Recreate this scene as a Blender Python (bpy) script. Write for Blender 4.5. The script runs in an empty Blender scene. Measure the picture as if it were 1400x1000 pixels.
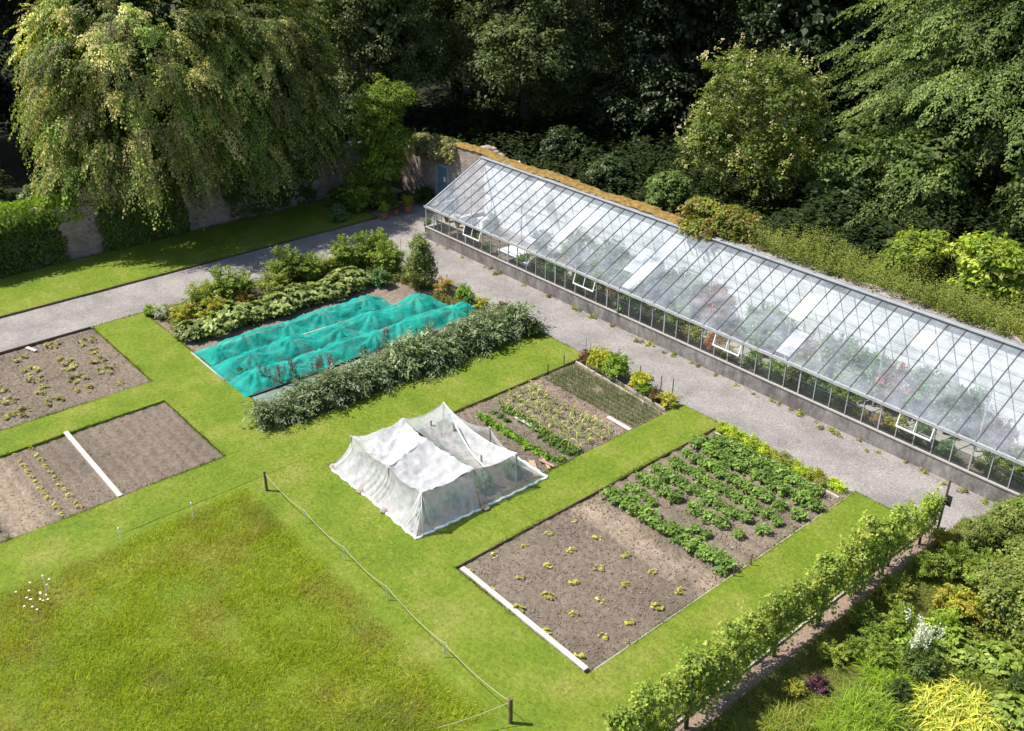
import bpy, math, random
import numpy as np
random.seed(7); RG=np.random.default_rng(11)
S=bpy.context.scene; COL=S.collection
# ------------------------------------------------------------------ camera survey (metres; greenhouse front along X, cross path along Y)
CAMH=18.0; FPX=1354.8077
RM=np.array([[0.6547260870572862,-0.363084272493652,0.6629506482343994],
             [0.7558356885069991,0.3066045335299578,-0.5785378742736695],
             [0.006794328944466577,0.8798655983084194,0.47517403759839605]])
CP=np.array([0,0,CAMH])
def at(px,py,z=0.0):
    d=RM@np.array([px-700,500-py,-FPX]); return CP+(z-CAMH)/d[2]*d
def nrm(a): 
    a=np.asarray(a,float); return a/np.maximum(np.linalg.norm(a,axis=-1,keepdims=True),1e-9)
# ------------------------------------------------------------------ noise
_T=np.random.default_rng(3).random((256,256))
def vn(x,y):
    x=np.asarray(x,float);y=np.asarray(y,float)
    xi=np.floor(x).astype(int);yi=np.floor(y).astype(int);fx=x-xi;fy=y-yi
    fx=fx*fx*(3-2*fx);fy=fy*fy*(3-2*fy)
    g=lambda a,b:_T[a%256,b%256]
    return (g(xi,yi)*(1-fx)+g(xi+1,yi)*fx)*(1-fy)+(g(xi,yi+1)*(1-fx)+g(xi+1,yi+1)*fx)*fy
def fbm(x,y,o=4):
    s=0;a=.5;t=0
    for i in range(o): s=s+a*vn(x*2**i+17*i,y*2**i+31*i);t+=a;a*=.5
    return s/t
# ------------------------------------------------------------------ objects
def mesh(name,V,F,cols=None,smooth=False):
    me=bpy.data.meshes.new(name); V=np.asarray(V,np.float32)
    if isinstance(F,np.ndarray):
        n,k=F.shape; me.vertices.add(len(V)); me.vertices.foreach_set('co',V.ravel())
        me.loops.add(n*k); me.loops.foreach_set('vertex_index',F.astype(np.int32).ravel())
        me.polygons.add(n); me.polygons.foreach_set('loop_start',np.arange(0,n*k,k,dtype=np.int32))
        me.update(calc_edges=True)
    else: me.from_pydata([tuple(map(float,v)) for v in V],[],F); me.update()
    if cols is not None:
        c=np.ones((len(V),4),np.float32); c[:,:3]=np.clip(cols,0,3)
        at_=me.color_attributes.new('Col','FLOAT_COLOR','POINT'); at_.data.foreach_set('color',c.ravel())
    if smooth: me.polygons.foreach_set('use_smooth',np.ones(len(me.polygons),bool))
    return me
def tag(o,label=None,cat=None,group=None,kind=None):
    if label:o['label']=label
    if cat:o['category']=cat
    if group:o['group']=group
    if kind:o['kind']=kind
    return o
def obj(name,me,mat,parent=None,loc=None,rz=0,sc=None):
    o=bpy.data.objects.new(name,me); COL.objects.link(o)
    if mat is not None and not me.materials: me.materials.append(mat)
    if parent: o.parent=parent
    if loc is not None:o.location=loc
    o.rotation_euler=(0,0,rz)
    if sc is not None:o.scale=(sc,)*3 if not hasattr(sc,'__len__') else sc
    return o
def empty(name,label,cat,loc=(0,0,0),rz=0,group=None,sc=None):
    o=bpy.data.objects.new(name,None);COL.objects.link(o);o.location=loc;o.rotation_euler=(0,0,rz);o.empty_display_size=.1
    if sc is not None:o.scale=(sc,)*3
    return tag(o,label,cat,group)
def copy_tree(o,parent=None):
    c=o.copy();COL.objects.link(c);c.parent=parent
    for ch in o.children: copy_tree(ch,c)
    return c
class MB:
    def __init__(s): s.v=[];s.f=[]
    def add(s,V,F):
        b=len(s.v); s.v+= [tuple(map(float,v)) for v in V]; s.f+=[tuple(i+b for i in f) for f in F]
    def box(s,x0,x1,y0,y1,z0,z1):
        s.add([(x0,y0,z0),(x1,y0,z0),(x1,y1,z0),(x0,y1,z0),(x0,y0,z1),(x1,y0,z1),(x1,y1,z1),(x0,y1,z1)],
              [(0,3,2,1),(4,5,6,7),(0,1,5,4),(1,2,6,5),(2,3,7,6),(3,0,4,7)])
    def bar(s,a,b,w,h,up=(0,0,1)):
        a=np.array(a,float);b=np.array(b,float);d=nrm(b-a);u=np.array(up,float);sd=nrm(np.cross(d,u));u=nrm(np.cross(sd,d))
        q=[]
        for p in (a,b):
            for i,j in((-1,-1),(1,-1),(1,1),(-1,1)): q.append(p+sd*w/2*i+u*h/2*j)
        s.add(q,[(0,1,2,3),(7,6,5,4),(0,4,5,1),(1,5,6,2),(2,6,7,3),(3,7,4,0)])
    def tube(s,P,R,n=7,cap=True):
        P=[np.array(p,float) for p in P]; V=[];F=[]
        if not hasattr(R,'__len__'):R=[R]*len(P)
        for i,p in enumerate(P):
            d=nrm(P[min(i+1,len(P)-1)]-P[max(i-1,0)]); a=np.array([1,0,0]) if abs(d[0])<.8 else np.array([0,1,0])
            u=nrm(np.cross(d,a));w=np.cross(d,u)
            for k in range(n): t=2*math.pi*k/n; V.append(p+(u*math.cos(t)+w*math.sin(t))*R[i])
        for i in range(len(P)-1):
            for k in range(n): F.append((i*n+k,i*n+(k+1)%n,(i+1)*n+(k+1)%n,(i+1)*n+k))
        if cap:F+= [tuple(range(n))[::-1],tuple(range((len(P)-1)*n,len(P)*n))]
        s.add(V,F)
    def lathe(s,prof,n=16,c=(0,0,0)):
        V=[];F=[]
        for r,z in prof:
            for k in range(n):t=2*math.pi*k/n;V.append((c[0]+r*math.cos(t),c[1]+r*math.sin(t),c[2]+z))
        for i in range(len(prof)-1):
            for k in range(n):F.append((i*n+k,i*n+(k+1)%n,(i+1)*n+(k+1)%n,(i+1)*n+k))
        s.add(V,F)
    def mesh(s,name,smooth=False): return mesh(name,s.v,s.f,smooth=smooth)
    def obj(s,name,mat,parent=None,loc=None,rz=0,smooth=False): return obj(name,s.mesh(name,smooth),mat,parent,loc,rz)
# ------------------------------------------------------------------ materials
def nt(name):
    m=bpy.data.materials.new(name);m.use_nodes=True;t=m.node_tree;t.nodes.clear()
    return m,t,(lambda k,**p:_n(t,k,p)),t.links.new
def _n(t,k,p):
    n=t.nodes.new(k)
    for a,b in p.items():
        if a.startswith('i_'): n.inputs[a[2:].replace('_',' ')].default_value=b
        elif a[0]=='n' and a[1:].isdigit(): n.inputs[int(a[1:])].default_value=b
        else: setattr(n,a,b)
    return n
def ramp(t,stops,interp='LINEAR'):
    r=t.nodes.new('ShaderNodeValToRGB'); r.color_ramp.interpolation=interp
    while len(r.color_ramp.elements)<len(stops): r.color_ramp.elements.new(.5)
    for e,(p,c) in zip(r.color_ramp.elements,stops): e.position=p;e.color=(*c,1)
    return r
def solid(name,c,rough=.7,var=.25,scale=6,bump=.0,bscale=30,metal=0,spec=.4,stretch=(1,1,1)):
    m,t,N,L=nt(name); o=N('ShaderNodeOutputMaterial'); b=N('ShaderNodeBsdfPrincipled',i_Roughness=rough,i_Metallic=metal)
    b.inputs['Specular IOR Level'].default_value=spec
    tc=N('ShaderNodeTexCoord'); mp=N('ShaderNodeMapping');mp.inputs['Scale'].default_value=stretch; L(tc.outputs['Object'],mp.inputs[0])
    n=N('ShaderNodeTexNoise',i_Scale=scale,i_Detail=6,i_Roughness=.65); L(mp.outputs[0],n.inputs[0])
    r=ramp(t,[(.25,tuple(x*(1-var) for x in c)),(.5,c),(.75,tuple(min(1,x*(1+var)) for x in c))]); L(n.outputs[0],r.inputs[0]); L(r.outputs[0],b.inputs['Base Color'])
    if bump:
        n2=N('ShaderNodeTexNoise',i_Scale=bscale,i_Detail=5);L(mp.outputs[0],n2.inputs[0])
        bp=N('ShaderNodeBump',i_Strength=bump,i_Distance=.03);L(n2.outputs[0],bp.inputs['Height']);L(bp.outputs[0],b.inputs['Normal'])
    L(b.outputs[0],o.inputs[0]); return m
def leafmat(name,trans=.38,rough=.55,spec=.25,objvar=.18,gain=(1.75,1.6,1.3)):
    m,t,N,L=nt(name);o=N('ShaderNodeOutputMaterial');a=N('ShaderNodeAttribute',attribute_name='Col');oi=N('ShaderNodeObjectInfo')
    hs=N('ShaderNodeHueSaturation');mr=N('ShaderNodeMapRange',n3=1-objvar,n4=1+objvar);L(oi.outputs['Random'],mr.inputs[0]);L(mr.outputs[0],hs.inputs['Value'])
    gn=N('ShaderNodeMixRGB',blend_type='MULTIPLY',n0=1.0);gn.inputs[2].default_value=(*gain,1);L(a.outputs['Color'],gn.inputs[1]);L(gn.outputs[0],hs.inputs['Color'])
    b=N('ShaderNodeBsdfPrincipled',i_Roughness=rough);b.inputs['Specular IOR Level'].default_value=spec;L(hs.outputs[0],b.inputs['Base Color'])
    tr=N('ShaderNodeBsdfTranslucent');mx=N('ShaderNodeMixRGB',blend_type='MULTIPLY',n0=1.0);mx.inputs[2].default_value=(1.3,1.35,.55,1);L(hs.outputs[0],mx.inputs[1]);L(mx.outputs[0],tr.inputs[0])
    ms=N('ShaderNodeMixShader',n0=trans);L(b.outputs[0],ms.inputs[1]);L(tr.outputs[0],ms.inputs[2]);L(ms.outputs[0],o.inputs[0]);return m
M={}
M['leaf']=leafmat('leaf'); M['grass']=leafmat('grass_blade',.45,.6,.15,0,(1,1,1));M['daisy']=leafmat('petals',.3,.6,.2,0,(1,1,1));M['darkleaf']=leafmat('shaded_woodland_leaf',.22,.45,.35,.25,(.8,.8,.72))
M['bark']=solid('bark',(.06,.045,.03),.9,.4,8,.6,20,stretch=(1,1,.3))
M['oldwood']=solid('old_wood',(.16,.13,.10),.85,.35,6,.3,30)
M['palewood']=solid('pale_board',(.47,.42,.37),.75,.22,5,.15,40)
M['greywood']=solid('weathered_board',(.36,.32,.26),.8,.25,5,.2,30)
M['brownwood']=solid('brown_board',(.34,.22,.15),.8,.25,5,.2,30)
M['post']=solid('brown_post',(.13,.085,.05),.85,.3,8,.3,30)
M['darkpost']=solid('green_black_post',(.02,.025,.02),.7,.2,8)
M['cane']=solid('pale_cane',(.5,.5,.45),.6,.1,8)
M['rope']=solid('rope',(.36,.31,.2),.8,.15,20)
M['alu']=solid('painted_alloy',(.33,.345,.34),.45,.25,6)
M['white']=solid('white_paint',(.78,.78,.78),.5,.06,6)
M['barm']=solid('dark_glazing_bar',(.055,.055,.06),.5,.3,8)
M['flash']=solid('lead_flashing',(.27,.28,.30),.45,.2,3)
M['door']=solid('blue_grey_paint',(.10,.17,.22),.6,.15,5)
M['doorf']=solid('pale_blue_frame',(.22,.29,.34),.6,.15,5)
M['terra']=solid('terracotta',(.28,.13,.08),.8,.25,6)
M['black']=solid('black_plastic',(.015,.015,.017),.45,.2,8)
M['slab']=solid('pale_slab',(.32,.295,.265),.85,.15,5,.2,30)
M['stone']=solid('rubble_stone',(.30,.25,.21),.9,.35,3,.6,12)
M['moss']=solid('orange_moss',(.20,.125,.028),.95,.7,5.0,1.,26)
M['net_teal']=None
def netmat(name,c,transp,tl=.35,weave=60,wr=.3,lo=.55,hi=1.35,dk=.6,ns=5):
    m,t,N,L=nt(name);o=N('ShaderNodeOutputMaterial');tc=N('ShaderNodeTexCoord')
    n=N('ShaderNodeTexNoise',i_Scale=2.2,i_Detail=7,i_Roughness=.7);L(tc.outputs['Object'],n.inputs[0])
    r=ramp(t,[(.3,tuple(x*dk for x in c)),(.7,tuple(min(1,x*1.15) for x in c))]);L(n.outputs[0],r.inputs[0])
    d=N('ShaderNodeBsdfDiffuse');L(r.outputs[0],d.inputs[0]);tr=N('ShaderNodeBsdfTranslucent');L(r.outputs[0],tr.inputs[0])
    n2=N('ShaderNodeTexNoise',i_Scale=9,i_Detail=5);L(tc.outputs['Object'],n2.inputs[0]);bp=N('ShaderNodeBump',i_Strength=wr,i_Distance=.05);L(n2.outputs[0],bp.inputs['Height']);L(bp.outputs[0],d.inputs['Normal'])
    s1=N('ShaderNodeMixShader',n0=tl);L(d.outputs[0],s1.inputs[1]);L(tr.outputs[0],s1.inputs[2])
    tp=N('ShaderNodeBsdfTransparent')
    n3=N('ShaderNodeTexNoise',i_Scale=ns,i_Detail=3);L(tc.outputs['Object'],n3.inputs[0]);mr=N('ShaderNodeMapRange',n1=.3,n2=.7,n3=transp*lo,n4=min(.95,transp*hi));L(n3.outputs[0],mr.inputs[0])
    s2=N('ShaderNodeMixShader');L(mr.outputs[0],s2.inputs[0]);L(s1.outputs[0],s2.inputs[1]);L(tp.outputs[0],s2.inputs[2]);L(s2.outputs[0],o.inputs[0]);return m
M['teal']=netmat('teal_netting',(.03,.47,.385),.25,.3,wr=.6,lo=.25,hi=1.8,ns=1.6)
M['fleece']=netmat('white_fleece',(.64,.64,.65),.22,.35,dk=.88,ns=3,lo=.8,hi=1.15)
M['whitenet']=netmat('white_netting',(.80,.80,.80),.46,.3,lo=.75,hi=1.2,dk=.86)
M['sheernet']=netmat('sheer_netting',(.78,.78,.78),.64,.3,lo=.8,hi=1.15,dk=.86)
M['matnet']=netmat('grey_green_netting',(.20,.27,.23),.15,.1,wr=.3)
def glassmat(name,tint,dirt_haze,dcol=(.62,.68,.74)):
    m,t,N,L=nt(name);o=N('ShaderNodeOutputMaterial');tc=N('ShaderNodeTexCoord')
    tp=N('ShaderNodeBsdfTransparent');tp.inputs[0].default_value=(*tint,1)
    g=N('ShaderNodeBsdfGlossy',i_Roughness=.03);fr=N('ShaderNodeFresnel',i_IOR=1.5)
    a=N('ShaderNodeMixShader');L(fr.outputs[0],a.inputs[0]);L(tp.outputs[0],a.inputs[1]);L(g.outputs[0],a.inputs[2])
    d=N('ShaderNodeBsdfDiffuse');d.inputs[0].default_value=(*dcol,1)
    n=N('ShaderNodeTexNoise',i_Scale=1.1,i_Detail=8,i_Roughness=.7);L(tc.outputs['Object'],n.inputs[0]);mr=N('ShaderNodeMapRange',n1=.3,n2=.75,n3=dirt_haze*.3,n4=dirt_haze*2.0);L(n.outputs[0],mr.inputs[0])
    b=N('ShaderNodeMixShader');L(mr.outputs[0],b.inputs[0]);L(a.outputs[0],b.inputs[1]);L(d.outputs[0],b.inputs[2]);L(b.outputs[0],o.inputs[0]);return m
M['glass']=glassmat('roof_glass',(.95,.985,.985),.135,(.80,.86,.95))  # white film on the roof panes also paints in their bright haze
M['fglass']=glassmat('front_glass',(.94,.97,.96),.025)
M['shade']=glassmat('whitened_glass',(.78,.83,.88),.42,(.62,.66,.72))
M['shade2']=glassmat('cream_pane',(.8,.8,.7),.55,(.70,.72,.58))
def groundmat(name,kind):
    m,t,N,L=nt(name);o=N('ShaderNodeOutputMaterial');b=N('ShaderNodeBsdfPrincipled',i_Roughness=.9);b.inputs['Specular IOR Level'].default_value=.15;tc=N('ShaderNodeTexCoord');P=tc.outputs['Object']
    def noise(s,d=6,r=.6):
        n=N('ShaderNodeTexNoise',i_Scale=s,i_Detail=d,i_Roughness=r);L(P,n.inputs[0]);return n.outputs[0]
    def mix(f,a,c,bl='MIX'):
        x=N('ShaderNodeMixRGB',blend_type=bl)
        for i,v in zip((0,1,2),(f,a,c)):
            if isinstance(v,(int,float)):x.inputs[i].default_value=v
            elif isinstance(v,tuple):x.inputs[i].default_value=(*v,1)
            else:L(v,x.inputs[i])
        return x.outputs[0]
    if kind=='lawn':
        r=ramp(t,[(.3,(.095,.155,.014)),(.5,(.135,.185,.018)),(.70,(.205,.215,.045))]);L(noise(.55,5,.65),r.inputs[0])
        r2=ramp(t,[(.3,(.6,.6,.6)),(.7,(1.35,1.35,1.35))]);L(noise(9,8,.75),r2.inputs[0]);c=mix(1.,r.outputs[0],r2.outputs[0],'MULTIPLY')
        h=noise(28,6,.7);st,ds=.8,.03
    elif kind=='soil':
        r=ramp(t,[(.28,(.120,.092,.068)),(.5,(.205,.164,.124)),(.75,(.31,.26,.205))]);L(noise(7.,10,.8),r.inputs[0])
        v=N('ShaderNodeTexVoronoi',i_Scale=28);L(P,v.inputs[0]);r3=ramp(t,[(0,(1.8,1.8,1.8)),(.07,(1,1,1))]);L(v.outputs[0],r3.inputs[0])
        a=N('ShaderNodeAttribute',attribute_name='Col');c=mix(1.,r.outputs[0],a.outputs[0],'MULTIPLY')
        h=noise(30,8,.8);st,ds=1.,.06
    elif kind=='gravel':
        r=ramp(t,[(.3,(.175,.160,.150)),(.7,(.285,.265,.248))]);L(noise(.7,6,.6),r.inputs[0])
        v=N('ShaderNodeTexVoronoi',i_Scale=38);L(P,v.inputs[0]);r3=ramp(t,[(0,(.55,.55,.55)),(.5,(1,1,1)),(1,(1.45,1.42,1.38))]);L(v.outputs['Color'],r3.inputs[0]);c=mix(1.,r.outputs[0],r3.outputs[0],'MULTIPLY')
        rr=ramp(t,[(.58,(1,1,1)),(.72,(.72,.74,.62))]);L(noise(2.3,7,.75),rr.inputs[0]);c=mix(1.,c,rr.outputs[0],'MULTIPLY')
        h=v.outputs[0];st,ds=.5,.02
    elif kind=='bark':
        r=ramp(t,[(.3,(.12,.085,.06)),(.5,(.27,.195,.145)),(.75,(.48,.37,.28))]);L(noise(16,8,.8),r.inputs[0]);c=r.outputs[0];h=noise(25,6,.7);st,ds=1,.05
    elif kind=='rough':
        r=ramp(t,[(.3,(.09,.11,.025)),(.55,(.17,.18,.045)),(.75,(.27,.24,.10))]);L(noise(1.6,8,.7),r.inputs[0]);c=r.outputs[0];h=noise(14,6,.7);st,ds=1,.08
    elif kind=='forest':
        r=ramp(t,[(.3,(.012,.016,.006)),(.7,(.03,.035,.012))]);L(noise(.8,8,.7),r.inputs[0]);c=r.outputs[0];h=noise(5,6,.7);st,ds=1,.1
    L(c,b.inputs['Base Color']);bp=N('ShaderNodeBump',i_Strength=st,i_Distance=ds);L(h,bp.inputs['Height']);L(bp.outputs[0],b.inputs['Normal']);L(b.outputs[0],o.inputs[0]);return m
for k in('lawn','soil','gravel','bark','rough','forest'): M['g_'+k]=groundmat('ground_'+k,k)
M['meadow']=groundmat('meadow_floor','lawn')
def wallmat(name,c1,c2,mort,bs=3.2,rot=(math.pi/2,0,0)):
    m,t,N,L=nt(name);o=N('ShaderNodeOutputMaterial');b=N('ShaderNodeBsdfPrincipled',i_Roughness=.92);tc=N('ShaderNodeTexCoord')
    sp=N('ShaderNodeSeparateXYZ');L(tc.outputs['Object'],sp.inputs[0]);ad=N('ShaderNodeMath',operation='ADD');L(sp.outputs[0],ad.inputs[0]);L(sp.outputs[1],ad.inputs[1])
    cb=N('ShaderNodeCombineXYZ');L(ad.outputs[0],cb.inputs[0]);L(sp.outputs[2],cb.inputs[1])
    n0=N('ShaderNodeTexNoise',i_Scale=3.5,i_Detail=3);L(tc.outputs['Object'],n0.inputs[0]);mx0=N('ShaderNodeMixRGB',n0=.12);L(cb.outputs[0],mx0.inputs[1]);L(n0.outputs['Color'],mx0.inputs[2])
    br=N('ShaderNodeTexBrick',i_Scale=bs,i_Mortar_Size=.022,i_Bias=0.);br.inputs['Color1'].default_value=(*c1,1);br.inputs['Color2'].default_value=(*c2,1);br.inputs['Mortar'].default_value=(*mort,1);L(mx0.outputs[0],br.inputs[0])
    n=N('ShaderNodeTexNoise',i_Scale=1.6,i_Detail=8,i_Roughness=.7);L(tc.outputs['Object'],n.inputs[0]);r=ramp(t,[(.3,(.55,.55,.52)),(.7,(1.25,1.22,1.2))]);L(n.outputs[0],r.inputs[0])
    mx=N('ShaderNodeMixRGB',blend_type='MULTIPLY',n0=1.);L(br.outputs[0],mx.inputs[1]);L(r.outputs[0],mx.inputs[2]);L(mx.outputs[0],b.inputs['Base Color'])
    bp=N('ShaderNodeBump',i_Strength=.7,i_Distance=.03);n2=N('ShaderNodeTexNoise',i_Scale=9,i_Detail=6);L(tc.outputs['Object'],n2.inputs[0]);L(n2.outputs[0],bp.inputs['Height']);L(bp.outputs[0],b.inputs['Normal'])
    L(b.outputs[0],o.inputs[0]);return m
M['wall']=wallmat('garden_wall_stone',(.26,.18,.15),(.34,.29,.26),(.30,.27,.24),3.4)
M['whitewash']=solid('whitewash',(.76,.77,.80),.9,.26,1.1,.4,14)
def concretemat():
    m,t,N,L=nt('dwarf_wall_concrete');o=N('ShaderNodeOutputMaterial');b=N('ShaderNodeBsdfPrincipled',i_Roughness=.9);tc=N('ShaderNodeTexCoord')
    mp=N('ShaderNodeMapping');mp.inputs['Scale'].default_value=(1,1,.5);L(tc.outputs['Object'],mp.inputs[0])
    n=N('ShaderNodeTexNoise',i_Scale=2.2,i_Detail=10,i_Roughness=.78);L(mp.outputs[0],n.inputs[0]);r=ramp(t,[(.30,(.06,.053,.05)),(.46,(.14,.125,.115)),(.6,(.24,.22,.205)),(.75,(.40,.375,.35))]);L(n.outputs[0],r.inputs[0]);L(r.outputs[0],b.inputs['Base Color'])
    n2=N('ShaderNodeTexNoise',i_Scale=18,i_Detail=6);L(tc.outputs['Object'],n2.inputs[0]);bp=N('ShaderNodeBump',i_Strength=.5,i_Distance=.02);L(n2.outputs[0],bp.inputs['Height']);L(bp.outputs[0],b.inputs['Normal']);L(b.outputs[0],o.inputs[0]);return m
M['concrete']=concretemat()
# ------------------------------------------------------------------ leaves
def cards(P,tip,nm,Ln,W,col,fold=.18):
    n=len(P);tip=nrm(tip);sd=nrm(np.cross(tip,nm));nm=nrm(np.cross(sd,tip))
    Ln=np.broadcast_to(np.asarray(Ln,float).reshape(-1,1),(n,1));W=np.broadcast_to(np.asarray(W,float).reshape(-1,1),(n,1))
    V=np.empty((n,4,3));V[:,0]=P;V[:,1]=P+tip*Ln*.45+sd*W*.5+nm*W*fold;V[:,2]=P+tip*Ln;V[:,3]=P+tip*Ln*.45-sd*W*.5+nm*W*fold
    return V.reshape(-1,3),np.repeat(np.broadcast_to(col,(n,3)),4,0)
class Leaves:
    def __init__(s,seed=0): s.V=[];s.C=[];s.r=np.random.default_rng(seed)
    def add(s,*a,**k):
        v,c=cards(*a,**k);s.V.append(v);s.C.append(c)
    def mesh(s,name):
        V=np.concatenate(s.V);C=np.concatenate(s.C);F=np.arange(len(V)).reshape(-1,4);return mesh(name,V,F,C)
    def pal(s,n,cols,w=None,jit=.22):
        cols=np.array(cols,float);i=s.r.choice(len(cols),n,p=None if w is None else np.array(w)/sum(w));return cols[i]*(1+jit*(s.r.random((n,1))*2-1))
    def pal2(s,ci,cols,w=None,coh=.75,jit=.2):
        cols=np.array(cols,float);n=len(ci);m=int(ci.max())+1 if n else 1;p=None if w is None else np.array(w)/sum(w)
        ic=s.r.choice(len(cols),m,p=p)[ci];il=s.r.choice(len(cols),n,p=p);i=np.where(s.r.random(n)<coh,ic,il);return cols[i]*(1+jit*(s.r.random((n,1))*2-1))
    def rv(s,n): return nrm(s.r.normal(size=(n,3)))
    def clumps(s,lobes,n,cr,per,size,cols,w=None,shell=.8,asp=.62,flat=.7,up=.6,zmin=None,cjit=.3):
        lobes=[(np.array(c,float),np.array(r,float)) for c,r in lobes];ar=np.array([r[0]*r[1]+r[0]*r[2] for c,r in lobes]);k=s.r.choice(len(lobes),n,p=ar/ar.sum())
        D=s.rv(n);D[:,2]=np.where(D[:,2]<-.55,-D[:,2],D[:,2])
        C=np.array([lobes[i][0] for i in k]);R=np.array([lobes[i][1] for i in k]);rf=(shell+(1.06-shell)*s.r.random((n,1)))
        cen=C+D*R*rf
        if zmin is not None: ok=cen[:,2]>zmin;cen=cen[ok];D=D[ok]
        n=len(cen);cs=cr*(.55+.9*s.r.random((n,1)));cb=1+cjit*(s.r.random((n,1))*2-1)
        N=n*per;ci=np.repeat(np.arange(n),per);d=s.rv(N)+D[ci]*.45;d[:,2]+=.25;d=nrm(d);rr=s.r.random((N,1))**.45
        P=cen[ci]+d*rr*cs[ci]*np.array([1,1,flat])
        nm=nrm(d*.7+np.array([0,0,up])+s.rv(N)*.55);tip=nrm(np.cross(nm,s.rv(N))+np.array([0,0,-.35])+d*.3)
        sz=size*(.6+.8*s.r.random(N));s.add(P,tip,nm,sz,sz*asp,s.pal2(ci,cols,w)*cb[ci])
    def sprays(s,O,D,ln,droop,per,width,size,cols,w=None,asp=.6,cjit=.25,hang=.3,up=1.):
        n=len(O);D=nrm(D);ln=np.broadcast_to(np.asarray(ln,float).reshape(-1,1),(n,1));ci=np.repeat(np.arange(n),per);N=n*per
        droop=np.broadcast_to(np.asarray(droop,float).reshape(-1,1),(n,1))[ci];t=s.r.random((N,1))**.8;dn=np.array([0,0,-1.]);tan=nrm(D[ci]+2*droop*t*dn);lat=nrm(np.cross(D,[0,0,1]))[ci]
        off=(s.r.random((N,1))*2-1)*width*(1.1-.75*t)
        P=O[ci]+D[ci]*ln[ci]*t+dn*droop*ln[ci]*t**2+lat*off+s.rv(N)*size*.5
        tip=nrm(tan*.7+lat*np.sign(off)*.5+dn*hang+s.rv(N)*.35);nm=nrm(np.array([0,0,up])+D[ci]*.5+s.rv(N)*.5)
        cb=(1+cjit*(s.r.random((n,1))*2-1))[ci];sz=size*(.6+.8*s.r.random(N));s.add(P,tip,nm,sz,sz*asp,s.pal2(ci,cols,w)*cb)
    def straps(s,O,D,ln,w,droop,col,seg=4):
        # long arching leaves: ribbons of quads
        n=len(O);D=nrm(D);ln=np.asarray(ln,float).reshape(-1,1);w=np.asarray(w,float).reshape(-1,1);lat=nrm(np.cross(D,[0,0,1])+1e-4);pr=None
        for i in range(seg+1):
            t=i/seg;c=O+D*ln*t-np.array([0,0,1.])*droop*ln*t*t;ww=w*(1-.85*t)*(.6+.4*min(1,3*t))*.5
            a=c+lat*ww;b=c-lat*ww
            if pr is not None:
                V=np.stack([pr[0],pr[1],b,a],1).reshape(-1,3);s.V.append(V);s.C.append(np.repeat(np.broadcast_to(col,(n,3)),4,0))
            pr=(a,b)
G1=(.050,.095,.016);G2=(.075,.125,.020);G3=(.035,.065,.014);YG=(.16,.20,.025);DG=(.022,.042,.013);GG=(.095,.125,.055)
def trunk_mesh(h,r,seed,limbs=6,spread=2.5,lean=(0,0)):
    rr=random.Random(seed);b=MB();P=[(0,0,-.3)];
    for i in range(1,6):P.append((lean[0]*i/5+rr.uniform(-.1,.1)*h*.06,lean[1]*i/5+rr.uniform(-.1,.1)*h*.06,h*i/5))
    b.tube(P,[r*1.25,r,r*.85,r*.65,r*.45,r*.2],9)
    for k in range(limbs):
        a=2*math.pi*k/limbs+rr.random();z=h*(.3+.5*rr.random());s=spread*(.6+.5*rr.random())
        b.tube([(0,0,z),(math.cos(a)*s*.45,math.sin(a)*s*.45,z+h*.10),(math.cos(a)*s,math.sin(a)*s,z+h*.22)],[r*.4,r*.25,r*.06],6)
    return b.mesh('trunk',True)
def tree(name,label,loc,crown,trunk,group=None,rz=0,sc=None,cat='tree'):
    e=empty(name,label,cat,loc,rz,group,sc);obj('trunk',trunk,M['bark'],e);obj('crown',crown,M['leaf'],e);return e
ORD=['first','second','third','fourth','fifth','sixth','seventh','eighth','ninth','tenth','eleventh','twelfth','thirteenth','fourteenth','fifteenth','sixteenth','seventeenth','eighteenth','nineteenth','twentieth']
# ================================================================== GROUND
def jit(x,y,a=.03): return a*2*(fbm(x*2.3,y*2.3,3)-.5),a*2*(fbm(x*2.3+90,y*2.3+40,3)-.5)
def grid(xs,ys,zf,cf=None,jitter=True):
    X,Y=np.meshgrid(xs,ys,indexing='ij');Z=zf(X,Y)+0*X
    C=None if cf is None else cf(X,Y)
    if jitter: dx,dy=jit(X,Y);X=X+dx;Y=Y+dy
    V=np.stack([X,Y,Z],-1).reshape(-1,3);n,m=X.shape;i=np.arange(n-1)[:,None]*m+np.arange(m-1)[None]
    F=np.stack([i,i+m,i+m+1,i+1],-1).reshape(-1,4);return V,F,(None if C is None else C.reshape(-1,3))
def lin(a,b,res): return np.linspace(a,b,max(2,int(round(abs(b-a)/res))+1))
def join(parts):
    V=[];F=[];b=0
    for v,f in parts: V.append(v);F.append(f+b);b+=len(v)
    return np.concatenate(V),np.concatenate(F)
def skirt(x0,x1,y0,y1,z,depth,res=.15):
    out=[]
    for (a,b) in (((x0,y0),(x1,y0)),((x1,y0),(x1,y1)),((x1,y1),(x0,y1)),((x0,y1),(x0,y0))):
        n=max(2,int(math.hypot(a[0]-b[0],a[1]-b[1])/res)+1);t=np.linspace(0,1,n);x=a[0]+(b[0]-a[0])*t;y=a[1]+(b[1]-a[1])*t;dx,dy=jit(x,y);x=x+dx;y=y+dy
        V=np.concatenate([np.stack([x,y,0*x+z],-1),np.stack([x,y,0*x+z-depth],-1)]);i=np.arange(n-1);out.append((V,np.stack([i,i+n,i+n+1,i+1],-1)))
    return out
def struct(name,me,mat): return tag(obj(name,me,mat),kind='structure')
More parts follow.
